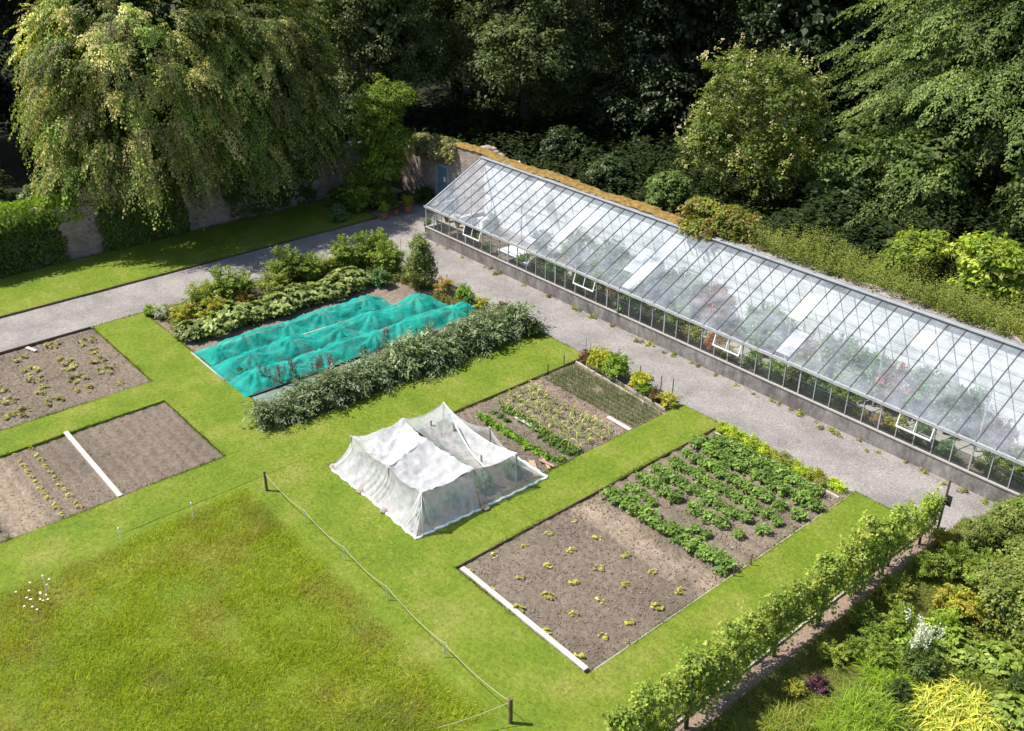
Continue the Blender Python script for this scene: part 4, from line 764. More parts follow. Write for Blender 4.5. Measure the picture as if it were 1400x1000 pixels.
BU={'cur2':bush(349,[(.15,.20,.035),(.20,.24,.045),(.10,.145,.025)],.75,1.1,90),'cur':bush(351,[(.10,.155,.025),(.135,.19,.03),(.07,.11,.02)],.6,1.25,80),'yel':bush(352,[(.20,.23,.03),(.16,.2,.03),(.25,.2,.04)],.5,.8),'sil':bush(353,[(.22,.25,.22),(.15,.19,.15)],.35,.55,40,.08),
 'lime':bush(354,[(.14,.21,.025),(.11,.18,.02)],.4,.6,45),'gold':bush(355,[(.34,.32,.02),(.24,.26,.025),(.12,.17,.02)],.42,.75,55,.09),'green':bush(356,[(.085,.15,.02),(.125,.20,.03)],.45,.85,60,.1),
 'dark':bush(357,[(.04,.07,.02),(.06,.09,.02)],.5,.8),'red':bush(358,[(.12,.055,.035),(.10,.09,.03),(.08,.05,.03)],.4,.7,50,.09),'orange':bush(359,[(.25,.17,.06),(.18,.17,.06)],.45,.9,55,.08),
 'pink':bush(360,[(.26,.08,.14),(.10,.13,.04),(.10,.13,.04)],.5,1.1,60,.11),'rust':bush(361,[(.30,.12,.07),(.22,.13,.06),(.13,.12,.05)],.6,1.2,70,.11),'herb':bush(362,[(.22,.31,.02),(.17,.26,.03),(.28,.33,.03)],.3,.34,30,.07),'herb2':bush(364,[(.10,.15,.03),(.15,.19,.04),(.17,.14,.06)],.3,.32,26,.07),'herb3':bush(365,[(.22,.26,.025),(.28,.28,.04),(.13,.18,.03)],.28,.3,28,.07),
 'teal':bush(363,[(.07,.15,.06),(.09,.18,.07),(.055,.11,.04)],.55,1.0,70,.12)}
def B(k,x,y,lb,sc=1.,z=-.05,name='bush',cat='bush',rz=None,group=None,hs=None):
    sc=sc if hs is None else (sc,sc,sc*hs)
    return tag(obj(name,BU[k],M['leaf'],None,(x,y,z),x*7.3+y if rz is None else rz,sc),lb,cat,group)
for i in range(10):
    B('cur' if i%3 else 'cur2',-37.3+.28*math.sin(i*2.7),15.3+.98*i+.15*math.sin(i*5.),'yellow-green currant bush, %s from the lawn end of the row along the cross path'%ORD[i],1.02+.26*math.sin(i*1.9),name='currant_bush',group='currant bushes along the cross path')
B('yel',-36.6,14.0,'low bush of yellow and orange-tinged leaves at the lawn corner of the mixed bed',1.0);B('yel',-36.2,15.2,'yellow-green bush with upright tips next to the corner of the mixed bed',1.05)
B('sil',-37.7,13.6,'small silvery lavender-like bush on the corner by the gravel cross path',1.,name='lavender_bush');B('lime',-38.2,13.25,'small lime-green plant right on the corner of path and lawn',.75);B('sil',-37.9,15.9,'thin silvery bush between gravel and currant bushes',.8,name='lavender_bush')
B('orange',-36.4,16.6,'orange-tinted bush between the currants and the large-leaved row',.9)
L=Leaves(370);L.clumps([((0,0,.6),(.75,.75,.55)),((.1,0,1.2),(.55,.55,.55)),((-.1,.1,1.8),(.33,.33,.5)),((.25,-.2,1.7),(.22,.22,.45)),((.35,.1,2.1),(.12,.12,.45))],190,.2,50,.085,[(.115,.15,.045),(.16,.19,.075),(.08,.115,.03)],shell=.5,zmin=.1);BT_=L.mesh('foliage')
YT=empty('apple_tree','young pale green fruit tree at the end of the mixed bed near the path junction','tree',(-33.3,23.6,0));obj('crown',BT_,M['leaf'],YT,(0,0,.1));obj('trunk',ST,M['bark'],YT)
B('cur',-35.6,23.4,'dense green bush left of the young pale fruit tree',1.15);B('cur',-37.2,24.0+.1,'tall green bush at the junction of the two gravel paths',1.1)
B('teal',-34.6,22.4,'blue-green cabbage-like bush in front of the young fruit tree',.75);B('orange',-31.9,23.9,'feathery orange-tinged fennel right of the young fruit tree',1.,name='fennel_plant',cat='plant')
B('green',-30.9,24.2,'rounded green bush beside the gravel right of the fennel',.9);B('teal',-30.3,24.0,'small grey-green bush right of the rounded green bush',.55);B('yel',-29.7,24.2,'low yellow-green plant beyond the far end of the near net tunnel',.7)
B('sil',-29.2,24.3,'pale silvery bush beside the gravel near the red-brown bush',.9);B('red',-28.4,24.3,'red-brown leaved bush with tall dead stems beside the gravel',1.05);B('red',-29.2,23.8,'small dark red plant between the silvery bush and the net tunnel',.5)
B('dark',-26.5,24.2,'dark green bush with orange flowers closing the path end of the silvery hedge',.8)
# ---- flower strip beyond the onions
B('red',-23.5,24.35,'straggly brown-red plant at the corner of the onion bed by the gravel',.75,hs=.9);B('gold',-22.75,24.3,'golden yellow rounded bush in the flower strip by the gravel',1.12,name='golden_bush')
B('green',-21.9,24.25,'fresh green rounded bush between the golden and the yellow-green bushes',1.15);B('gold',-20.65,24.25,'yellow-green rounded bush with a dark spike, right in the flower strip',.95,name='golden_bush');B('green',-20.35,24.15,'small leafy bush tucked against the yellow-green rounded bush',.6)
B('red',-19.8,24.15,'small red-brown leaved plant near the right end of the flower strip',.65);B('yel',-19.3,24.2,'low yellow-green plant at the right end of the flower strip',.72,hs=.8)
for i in range(12):
    x=-16.8+.39*i;B(('herb','herb2','herb3')[(i*2+i//4)%3] if i>3 else 'herb',x,24.32+.05*math.sin(i*3),'low herb plant, %s from the grass strip in the yellow-green strip by the gravel'%ORD[i],(.95 if i<4 else .8)+.12*math.sin(i*2.3),name='herb_plant',cat='herb',group='herbs between the potatoes and gravel')
# ---- pots in the corner, plants below the corner tree
def pot(x,y,lb,s,k,cat='plant pot'):
    m=MB();m.lathe([(0,0),(.12*s,0),(.17*s,.26*s),(.185*s,.26*s),(.19*s,.31*s),(.165*s,.31*s),(.155*s,.27*s),(0,.26*s)],18)
    e=empty('potted_plant',lb,cat,(x,y,.0));m.obj('pot',M['terra'],e,smooth=False);obj('foliage',BU[k],M['leaf'],e,(0,0,.25*s),x,.55*s);return e
pot(-41.75,27.45,'terracotta pot with a low green plant, left of the three pots in the corner',1.15,'green');pot(-41.85,28.25,'terracotta pot with a small dark shrub, middle of the three pots in the corner',1.0,'dark');pot(-41.75,28.95,'terracotta pot with a yellow-green shrub, right of the three pots in the corner',1.25,'yel')
m=MB();m.lathe([(0,0),(.15,0),(.2,.4),(.215,.4),(.215,.44),(.17,.43),(0,.42)],18);e=empty('potted_plant','black plastic tub with a green plant at the corner of the greenhouse','plant pot',(-38.55,27.95,.0));m.obj('tub',M['black'],e);obj('foliage',BU['green'],M['leaf'],e,(0,0,.35),0,.5)
for x,y,k,s,lb in [(-42.9,25.4,'teal',.85,'low blue-green shrub spilling onto the shaded grass at the corner bed'),(-44.6,26.6,'dark',1.3,'dark shrub against the stone wall left of the corner tree'),(-43.4,26.9,'cur',.9,'green fern-like plant in shade below the corner tree'),(-43.2,28.2,'cur',1.3,'broad green bush at the foot of the small bright corner tree'),(-44.3,27.6,'cur2',1.5,'dense low bush on the left foot of the corner tree'),(-43.0,28.4,'dark',.9,'dark plant behind the three pots'),(-42.9,29.6,'dark',.9,'dark plant right of the three pots'),(-42.4,30.5,'dark',1.1,'dark shrub against the wall left of the blue door'),(-45.4,29.6,'dark',1.5,'large dark shrub deep in the corner of the walls')]:
    B(k,x,y,lb,s)
# ---- weeds along the foot of the dwarf wall
def weed(seed,cols):
    L=Leaves(seed);L.clumps([((0,0,.05),(.16,.10,.06))],10,.06,9,.06,cols,shell=.3,zmin=.0);return L.mesh('weed')
WD=[weed(380,[(.14,.19,.03),(.22,.23,.06)]),weed(381,[(.20,.18,.08),(.13,.14,.05)]),weed(382,[(.10,.15,.02),(.16,.2,.03)]),weed(383,[(.11,.05,.04),(.13,.10,.05)])]
rr=random.Random(8)
WX=[-36.9,-36.2,-35.0,-33.4,-32.8,-32.2,-30.4,-29.0,-27.3,-26.2,-25.1,-23.5,-22.8,-22.1,-21.7,-20.9,-20.4,-19.7,-18.6,-17.9,-17.2,-16.8,-16.3,-15.9,-15.2,-14.8,-14.5,-14.0,-13.7,-13.2,-12.8,-11.9,-11.2,-10.4,-9.8,-9.0]
lo_='weeds sprouting at the foot of the greenhouse wall'
for i,x in enumerate(WX):
    tag(obj('weed',WD[(i*5+i//3)%4],M['leaf'],None,(x+rr.uniform(-.15,.15),27.38-abs(rr.gauss(0,.12)),-.03),rr.random()*6,rr.uniform(.5,1.4)),'small weed at the foot of the greenhouse wall, number %d counting from the door end'%(i+1),'weed',lo_)
P=[blades(91,4500,(-37.5,-7,26.9,27.46),lambda x,y,r:.02+.05*r.random(len(x)),lambda x,y,r:.02+0*x,lambda x,y,r:pick(r,len(x),[(.15,.17,.05),(.22,.19,.09),(.11,.15,.03)]),.8,lambda x,y:(fbm(x*1.2,y*3)>.5)&(y>27.42-.5*np.clip(fbm(x*.9+5,0*x)*2-.6,0.1,1)))]
blade_obj('path_weeds',P,'sparse moss and grass creeping over the gravel by the dwarf wall','weeds')
# ---- plants inside the greenhouse
GI=[(-36.2,30.2,'dark',.7,'dark potted shrub'),(-34.2,28.2,'green',.55,'small green plant'),(-31.6,28.2,'green',.7,'leafy green plant'),(-30.6,28.3,'dark',.8,'dense dark plant'),(-29.4,28.2,'teal',.8,'green bush'),(-28.2,30.3,'teal',1.35,'tall wall-trained shrub'),(-28.3,28.3,'dark',.85,'dark bush'),(-27.0,28.3,'cur',.85,'mid green bush'),(-26.1,30.2,'teal',1.4,'tall blue-green shrub'),(-25.9,28.6,'pink',.75,'pink flowering plant'),(-24.9,28.2,'teal',.85,'leafy bush'),(-23.8,28.3,'dark',.9,'dense bush'),(-24.0,30.3,'teal',1.25,'bushy climber'),(-22.7,30.2,'teal',1.35,'tall dark climber'),(-22.5,28.2,'cur',.75,'green bush'),(-21.6,28.3,'yel',.7,'yellow-green plant'),(-21.9,29.9,'rust',1.05,'rust-red leaved shrub'),(-20.6,28.4,'rust',.6,'small rusty plant'),(-19.6,30.1,'teal',1.3,'dark green shrub'),(-19.9,28.2,'yel',.6,'pale yellow-green plant'),(-18.6,28.2,'green',.8,'bright green plant'),(-17.6,28.2,'green',.85,'bright green bush'),(-17.6,29.9,'orange',1.15,'brown-orange leaved shrub'),(-16.7,28.2,'cur',.8,'mid green plant'),(-16.2,30.0,'teal',1.2,'large dark green shrub'),(-15.8,28.2,'teal',.75,'leafy plant'),(-14.9,28.2,'cur',.75,'yellow-flowered plant'),(-15.0,29.9,'teal',1.3,'tall dark climber'),(-14.2,28.2,'gold',.5,'yellow flowering plant'),(-13.9,29.6,'pink',1.0,'magenta flowering shrub'),(-13.4,28.2,'orange',.6,'orange flowering plant'),(-12.8,28.2,'yel',.7,'yellow-green plant'),(-12.9,30.1,'teal',1.1,'green climber'),(-12.0,28.4,'teal',.6,'low green plant'),(-11.5,30.2,'teal',1.0,'green shrub'),(-11.0,28.2,'teal',.5,'low grey-green plant'),(-10.2,30.1,'red',.9,'reddish shrub'),(-9.6,28.2,'cur',.6,'low green plant'),(-8.9,28.2,'cur',.75,'green plant'),(-8.2,30.0,'teal',.9,'shrub'),(-32.6,30.2,'dark',.8,'dark shrub'),(-30.4,30.3,'cur',.9,'green shrub')]
for i,(x,y,k,s,lb) in enumerate(sorted(GI)):
    near='front glass' if y<29 else 'whitewashed wall'
    hs_=min(1.45 if y>29 else 1.15,(2.15 if y>29 else 1.35)/(1.25*s*1.18))
    B(k,x,y,'%s in the greenhouse by the %s, number %d from the gable'%(lb,near,i+1),s*1.18,.1,name='greenhouse_plant',cat='plant',group='plants inside the greenhouse',hs=hs_)
def bench(x0,x1,y0,y1,z,lb,mt):
    e=empty('potting_bench',lb,'bench',((x0+x1)/2,(y0+y1)/2,.1));w=(x1-x0)/2;d=(y1-y0)/2
    m=MB();m.box(-w,w,-d,d,z-.14,z-.10);m.box(-w,w,-d,-d+.04,z-.098,z-.05);m.obj('bench_top',M[mt],e)
    for sx in(-1,1):
        for sy in(-1,1):m=MB();cx=sx*(w-.05);cy=sy*(d-.05);m.box(cx-.03,cx+.03,cy-.03,cy+.03,0,z-.141);m.obj('leg',M['greywood'],e)
    return e
bench(-37.6,-35.4,27.75,28.6,.95,'wooden potting bench just inside the gable end of the greenhouse','greywood')
bench(-33.2,-31.9,27.9,28.9,.72,'low white table behind the front glass, nearer the gable end','white');bench(-31.8,-30.9,27.85,28.6,.66,'low white table behind the front glass, second of the two','white')
for i,(x,y,k,s) in enumerate([(-37.2,28.1,'dark',.35),(-36.7,28.3,'green',.3),(-36.2,28.0,'red',.35),(-35.7,28.2,'teal',.3)]):
    m=MB();m.lathe([(0,0),(.08,0),(.11,.17),(.12,.2),(.1,.19),(0,.17)],12);e=empty('potted_plant','small potted plant on the bench in the greenhouse, %s from the gable'%ORD[i],'plant pot',(x,y,.955),0,'pots on the greenhouse bench');m.obj('pot',M['terra'],e);obj('foliage',BU[k],M['leaf'],e,(0,0,.15),0,s)
m=MB();m.box(-.2,.2,-.25,.25,0,.75);m.box(-.22,.22,-.27,.27,.751,.79);m.box(-.15,.15,-.256,-.251,.1,.65);tag(m.obj('cabinet',M['white'],None,(-36.5,29.9,.12)),'small white cabinet inside the greenhouse near the gable end','cabinet')
# ================================================================== GREEN NET TUNNELS
def tunnel(name,lb,xc,hw,y0,y1,peaks,seed,h0=.34,hemz=.0):
    xs=lin(xc-hw,xc+hw,.045);ys=lin(y0,y1,.05);X,Y=np.meshgrid(xs,ys,indexing='ij');u=(X-xc)/hw
    Z=np.zeros_like(X)
    ridge=h0+.07*np.sin(Y*1.7+seed)
    wr=np.zeros_like(X)
    for (py,ph,px) in peaks:
        dx=X-xc-px;dy=Y-py;d=np.sqrt((dx*1.05)**2+(dy*.8)**2);pk=ph*(.62+.22*math.sin(py*5+seed));Z=np.maximum(Z,pk*np.exp(-(d/.75)**1.15)*1.05-.02)
        an=np.arctan2(dy,dx);wr+=np.exp(-d/1.2)*np.clip(d*3,0,1)*np.sin(an*9+seed*3+py+3*fbm(X*2,Y*2))*.5
    Z=np.maximum(Z,ridge*np.clip(1-np.abs(u)**1.5,0,1)*(.75+.5*fbm(X*1.2+seed,Y*.8,3)))
    end=np.clip((Y-y0)/.5,0,1)*np.clip((y1-Y)/.5,0,1);side=np.clip((1-np.abs(u))/.28,0,1)
    f=np.sqrt(end)*np.sqrt(side)
    Z=Z*f+.12*wr*f+.06*(fbm(X*3.2+Y*1.4+seed,Y*1.3,4)-.5)*np.clip(f+.25,0,1)-.10*np.abs(fbm(X*2.2+Y*3.0+seed*7,Y*1.0-X,3)-.5)*f+.05
    ew=.06*(fbm(Y*1.5,Y*0+seed,3)-.5)*2;X2=X+ew*np.sign(u)*np.abs(u)**3;Y2=Y+.12*(fbm(X*2,X*0+seed,3)-.5)*np.where(Y<(y0+y1)/2,1,1)
    V=np.stack([X2,Y2,Z],-1).reshape(-1,3);n,m=X.shape;i=np.arange(n-1)[:,None]*m+np.arange(m-1)[None];F=np.stack([i,i+m,i+m+1,i+1],-1).reshape(-1,4)
    e=empty(name,lb,'crop netting',(xc,(y0+y1)/2,0),0,'green net tunnels');V[:,0]-=xc;V[:,1]-=(y0+y1)/2
    obj('netting',mesh('netting',V,F,None,True),M['teal'],e)
    for (py,ph,px) in peaks:
        b=MB();b.tube([(px,py-(y0+y1)/2,-.05),(px,py-(y0+y1)/2,ph*(.62+.22*math.sin(py*5+seed))*.85)],.013,6);b.obj('support_cane',M['greywood'],e)
    return e
tunnel('net_tunnel','rumpled green netting tunnel farthest from the silvery hedge, beside the large-leaved plants',-33.15,.73,13.1,21.5,[(13.6,.55,.25),(15.0,.42,-.2),(16.9,.78,.0),(18.4,.70,.1),(20.6,.80,-.05)],1,.36)
tunnel('net_tunnel','rumpled green netting tunnel in the middle of the three',-31.62,.72,13.05,23.3,[(14.4,.60,.1),(16.2,.72,0),(18.3,.55,.2),(19.9,.66,0),(22.3,.85,-.1)],2,.36)
tunnel('net_tunnel','rumpled green netting tunnel nearest the silvery hedge',-30.12,.74,13.0,24.0,[(13.9,.80,-.15),(15.1,.62,.25),(16.6,.70,-.1),(18.9,.78,.1),(20.3,.62,-.2),(22.9,.72,.15)],3,.38)
rr=random.Random(21)
BRm=BG[0]
for r_,(xc,ya,yb) in enumerate(((-33.1,13.8,21.0),(-31.6,13.8,22.7),(-30.1,13.8,23.3))):
    for i in range(9):
        y=ya+(yb-ya)*i/8;tag(obj('brassica_plant',BU['dark'],M['leaf'],None,(xc+rr.uniform(-.2,.2),y,-.05),rr.random()*6,(.62,.62,.34)),'dark leafy plant under the %s green net, %s from the lawn end'%(('farthest','middle','nearest')[r_],ORD[i]),'cabbage plant','leafy plants under the green nets')
def pole(name,lb,P,r,mt,grp='timbers weighing down the nets'):
    P=[np.array(p,float) for p in P];c=P[0].copy();m=MB();m.tube([p-c for p in P],r,7);return tag(m.obj(name,M[mt],None,tuple(c),smooth=True),lb,'pole',grp)
pole('timber_pole','dark pole holding the net edge between the far and middle tunnels, lawn half',[(-32.42,13.6,.06),(-32.36,15.2,.075),(-32.4,16.6,.06)],.035,'darkpost')
pole('timber_pole','pale pole holding the net between the far and middle tunnels, mid way',[(-32.4,16.9,.07),(-32.36,19.2,.08)],.04,'greywood')
pole('timber_pole','dark pole holding the net between the far and middle tunnels, path half',[(-32.38,19.4,.07),(-32.3,21.6,.07)],.04,'darkpost')
pole('timber_pole','dark pole holding the net between the middle and near tunnels, lawn half',[(-30.9,15.9,.07),(-30.88,18.4,.075)],.038,'darkpost')
pole('timber_pole','pale pole holding the net between the middle and near tunnels at the lawn end',[(-30.92,13.5,.06),(-30.9,15.4,.07)],.03,'greywood')
pole('timber_pole','long dark pole along the hedge side of the near tunnel, lawn half',[(-29.35,13.1,.05),(-29.33,15.5,.06),(-29.36,18.2,.05)],.04,'darkpost')
pole('timber_pole','pale weathered pole along the hedge side of the near tunnel, path half',[(-29.3,19.6,.06),(-29.25,21.9,.07)],.045,'greywood')
pole('timber_pole','pale pole along the lawn end of the far and middle net tunnels',[(-33.9,13.03,.05),(-31.0,12.98,.05)],.035,'alu')
X,Y=lin(-29.45,-28.0,.08),lin(13.15,21.5,.08);V,F,_=grid(X,Y,lambda X,Y:.0+.06*(fbm(X*2,Y*2,3)-.2));tag(obj('ground_netting',mesh('ground_netting',V,F,None,True),M['matnet']),'flat grey-green netting on the soil between the near green tunnel and the silvery hedge','crop netting')
# ================================================================== WHITE NET CAGE
cage=empty('net_cage','white net and fleece cage on wooden posts on the sweetcorn bed','crop cage',(-21.2,15.4,0));CO=np.array([-21.2,15.4,0])
def ploc(px,py,z): p=at(px,py,z);return np.array([p[0],p[1],z])
T={'FL':ploc(480,596,1.30),'FM':ploc(531,639,1.32),'FR':ploc(576,673,1.40),'ML':ploc(551,572,1.36),'MR':ploc(647.5,641,1.28),'BL':ploc(606,550,1.45),'BM':ploc(669.5,584,1.36),'BR':ploc(706,620,1.25),
   'N1':ploc(589,574,1.22),'N2':ploc(620,575,1.30),'N3':ploc(663.5,638.6,1.22),'I1':ploc(524,600,1.1),'I2':ploc(658,621,1.15)}
for k,p in T.items():
    if k in('N3',):continue
    b=MB();b.tube([(p[0]-CO[0],p[1]-CO[1],-.2),(p[0]-CO[0],p[1]-CO[1],p[2]-.01)],.036,7);b.obj('post',M['greywood'],cage)
def bil(a,b,c,d,nu,nv,sag,seed,edge=(.0,.0,.0,.0),fold=.012,ax=2):
    # a-b bottom edge(u), d-c top edge; edges sag like catenaries
    U,V_=np.meshgrid(np.linspace(0,1,nu+1),np.linspace(0,1,nv+1),indexing='ij');u=U[...,None];v=V_[...,None]
    P=(a*(1-u)+b*u)*(1-v)+(d*(1-u)+c*u)*v
    P[...,2]-=sag*4*U*(1-U)*4*V_*(1-V_)
    eu0,eu1,ev0,ev1=edge # sag of v=0 edge, v=1 edge, u=0 edge, u=1 edge
    P[...,2]-=4*U*(1-U)*(eu0*(1-V_)**1+eu1*V_)+4*V_*(1-V_)*(ev0*(1-U)+ev1*U)
    n=fbm(U*nu*.22+seed,V_*nv*.22,4)-.5;P[...,ax]+=fold*4*n;return P
def sheet(P,name,mt):
    n,m=P.shape[:2];i=np.arange(n-1)[:,None]*m+np.arange(m-1)[None];F=np.stack([i,i+m,i+m+1,i+1],-1).reshape(-1,4);return obj(name,mesh(name,(P-CO).reshape(-1,3),F,None,True),M[mt],cage)
def wall(tops,bots,name,mt,seed,sagm=.16,flare=.5,nrmv=(0,-1,0),dens=24):
    # tops: list of post tops; bots: matching ground points; hanging cloth pulled inward between the posts
    cols=[];nv=22
    for i in range(len(tops)-1):
        A,B=np.array(tops[i],float),np.array(tops[i+1],float);a,b=np.array(bots[i],float),np.array(bots[i+1],float);L_=np.linalg.norm(B-A);k=max(6,int(L_*dens))
        for j in range(k+(1 if i==len(tops)-2 else 0)):
            t=j/k;tp=A*(1-t)+B*t;tp=tp.copy();tp[2]-=sagm*4*t*(1-t)*min(1.3,L_/1.8);bt=a*(1-t)+b*t;bt=bt.copy();bt[2]=.035+.03*fbm(np.array([t*9.+seed]),np.array([seed*1.]))[0];col=[]
            for q in range(nv+1):
                s=q/nv;sz=s;so=s**(1+flare)  # vertical drop first, flare towards hem
                p=tp*(1-so)+bt*so;p[2]=tp[2]*(1-sz)+bt[2]*sz
                edge=min(t,1-t);near=math.exp(-edge*L_/.28)
                f=.03*math.sin((t*L_*17+s*2.2)+seed*2+2.5*math.sin(t*L_*3.1+seed))*s*(1-s*.4)+.028*near*math.sin(t*L_*46+s*1.5)*min(1,s*3)
                p=p+np.array(nrmv,float)*(f-.05*math.sin(math.pi*s)*(1-near));col.append(p)
            cols.append(col)
    return sheet(np.array(cols),name,mt)
gFL=np.array([-23.62,12.92,0]);gFM=np.array([-21.3,12.95,0]);gFR=np.array([-18.9,12.88,0]);gML=np.array([-23.68,15.1,0]);gBL=np.array([-23.55,17.65,0]);gBM=np.array([-20.9,17.85,0]);gBR=np.array([-18.72,17.85,0]);gMR=np.array([-18.78,15.2,0])
wall([T['FL'],T['FM'],T['FR']],[gFL,gFM,gFR],'front_netting','whitenet',1,.12,.9,(0,-1,0))
wall([T['FR'],T['MR']],[gFR,gMR],'side_netting','whitenet',2,.10,.4,(1,0,0))
wall([T['MR'],T['BR']],[gMR,gBR],'side_netting','sheernet',3,.12,.4,(1,0,0))
wall([T['FL'],T['ML'],T['BL']],[gFL,gML,gBL],'side_netting','whitenet',4,.20,.9,(-1,0,0))
wall([T['BL'],T['BM'],T['BR']],[gBL,gBM,gBR],'rear_netting','whitenet',5,.24,.9,(0,1,0))
# roofs
mid=(T['FM']+T['ML'])*.5
sheet(bil(T['FL'],T['FM'],(T['ML']+T['MR'])/2+np.array([-.55,0,-.12]),T['ML'],30,30,.16,1,(.12,.14,.16,.02),.03),'fleece_roof','whitenet')
sheet(bil(T['FM'],T['FR'],T['MR'],(T['ML']+T['MR'])/2+np.array([-.55,0,-.10]),34,34,.10,2,(.12,.06,.0,.10),.045),'fleece_roof','fleece')
sheet(bil(T['FL']+np.array([.5,0.25,-.10]),T['FM']+np.array([0.03,.0,.02]),(T['ML']+T['MR'])/2+np.array([-.52,0,-.085]),T['ML']+np.array([.02,0,.02]),30,30,.12,7,(.10,.12,.08,-.015),.05),'fleece_roof','fleece')
sheet(bil(T['ML'],T['MR'],T['BR'],T['BL'],34,30,.26,3,(.12,.30,.22,.12),.02),'net_roof','sheernet')
sheet(bil(T['N2'],T['N3'],T['BR']+np.array([-.1,0,-.05]),T['BL']+np.array([0.05,0,-.04]),30,24,.30,4,(.22,.30,.10,.10),.02),'net_roof','sheernet')
# rolled hem of the net roof and hem of cloth on the ground
def hem(P,r,nm='hem'):
    b=MB();b.tube([np.array(p)-CO for p in P],r,6);b.obj(nm,M['white'],cage,smooth=True)
def cat_(A,B,s,n=14): return [A*(1-k/n)+B*(k/n)-np.array([0,0,s*4*(k/n)*(1-k/n)]) for k in range(n+1)]
hem(cat_(T['N2'],T['N3'],.22),.022);hem(cat_(T['BL']+np.array([0,0,0]),T['BR']+np.array([0,.02,-.0]),.34),.012)
for a,b in ((gFL,gFM),(gFM,gFR),(gFR,gMR),(gMR,gBR),(gBR,gBM)):
    P=[];n=16
    for k in range(n+1):
        p=a*(1-k/n)+b*(k/n);P.append(p+np.array([.03*math.sin(k*2.1),.03*math.cos(k*1.7),.05]))
    hem(P,.045)
for (tx,ty),(gx,gy) in (((0,0),(-19.55,12.92)),((0,0),(-19.2,12.9)),((.03,0),(-18.88,13.15)),((.03,.02),(-18.85,13.5))):
    hem([T['FR']+np.array([tx,ty-.03,0]),(T['FR']+np.array([gx,gy,0.]))/2*np.array([1,1,1.])+np.array([0,-.02,-.02]),np.array([gx,gy-.02,.06])],.012,'tie_cord')
# plants dimly seen inside the cage
for i in range(16):
    x=-23.1+(i%4)*1.15;y=13.7+(i//4)*1.15
    tag(obj('brassica_plant',BU['teal'],M['leaf'],None,(x,y,-.05),i*2.1,(.55,.55,.5)),'leafy plant inside the white cage, %s from the hedge, %s row from the meadow'%(ORD[i%4],ORD[i//4]),'cabbage plant','plants in the white net cage')
for i,(px,py,lb) in enumerate([(456,641,'at the hedge-side corner'),(493,674,'on the meadow side, nearer the hedge corner'),(526,701,'on the meadow side, nearer the front corner'),(664,697,'on the grass-strip side')]):
    p=at(px,py);m=MB();m.lathe([(0,-.05),(.13,-.02),(.15,.04),(.09,.10),(0,.11)],7);tag(m.obj('stone_weight',M['stone'],None,(p[0],p[1],.06),i),'dark stone on the white cage hem '+lb,'stone')
# ================================================================== ROPE, POSTS, CANES
def post(name,lb,x,y,h,r,mt,cat='post',grp=None,lean=(0,0)):
    b=MB();b.tube([(0,0,-.15),(lean[0],lean[1],h)],[r,r*.93],10);return tag(b.obj(name,M[mt],None,(x,y,0),smooth=False),lb,cat,grp)
p1=at(365,672);p2=at(698,990)
post('wooden_post','short brown wooden post at the corner of the meadow, where the rope starts',p1[0],p1[1],.74,.045,'post');post('wooden_post','short brown wooden post where the rope turns near the bottom edge of the picture',p2[0],p2[1],.80,.05,'post')
RP=[(p1[0],p1[1],.68)]
for i,(px,py,d) in enumerate([(418,717,'first'),(472,768,'second'),(530,810+12,'third'),(608,900,'fourth')]):
    p=at(px,py);h=.5;RP.append((p[0],p[1],h));post('rope_stake','thin pale stake carrying the rope, %s from the meadow corner post'%d,p[0],p[1],h+.03,.013,'cane','stake','stakes carrying the rope')
RP.append((p2[0],p2[1],.70))
def rope(name,lb,PTS,sag):
    Q=[]
    for a,b in zip(PTS[:-1],PTS[1:]):
        a=np.array(a);b=np.array(b)
        for k in range(10):t=k/10;q=a*(1-t)+b*t;q=q.copy();q[2]-=sag*4*t*(1-t);Q.append(q)
    Q.append(np.array(PTS[-1]));c=Q[0];m=MB();m.tube([q-c for q in Q],.0085,6);return tag(m.obj(name,M['rope'],None,tuple(c),smooth=True),lb,'rope')
rope('rope','sagging pale rope strung along the edge of the long meadow grass',RP,.13)
p3=at(600,1010);rope('rope','taut yellowish rope running from the bottom post down across the meadow',[(p2[0],p2[1],.70),(p3[0],p3[1],.35)],.05)
for px,py,lb,h in [(265,712,'thin white cane with a cap standing in the meadow edge, nearest the drilled bed corner',.62),(167,747,'thin white cane with a cap in the meadow edge, left of the other one',.62),(65,812,'faint white cane in the meadow edge near the daisies',.6)]:
    p=at(px,py);b=MB();b.tube([(0,0,-.1),(0,0,h)],.010,6);b.tube([(0,0,h-.01),(0,0,h+.03)],.022,6);tag(b.obj('garden_cane',M['white'],None,(p[0],p[1],0)),lb,'cane')
p=at(45,828);rd=random.Random(40)
def daisy(seed):
    L=Leaves(seed);h=.42;L.straps(np.zeros((1,3)),np.array([[0.05,0,1.]]),[h],[.014],0,np.array([.07,.12,.02]),2);c=np.array([.02,0,h-.02])
    a=np.arange(9)*.7;L.add(np.repeat(c[None],9,0),np.stack([np.cos(a),np.sin(a),.1+0*a],-1),np.array([0,0,1.])+np.zeros((9,3)),.034,.024,np.array([.8,.8,.76]));return L.mesh('ox_eye_daisy')
DY=daisy(1)
for q in range(17):
    tag(obj('ox_eye_daisy',DY,M['daisy'],None,(p[0]+rd.gauss(0,.3),p[1]+rd.gauss(0,.3),rd.uniform(-.12,.02)),rd.random()*6),'white ox-eye daisy in the small patch in the meadow near the left edge','daisy','ox-eye daisies in the meadow')
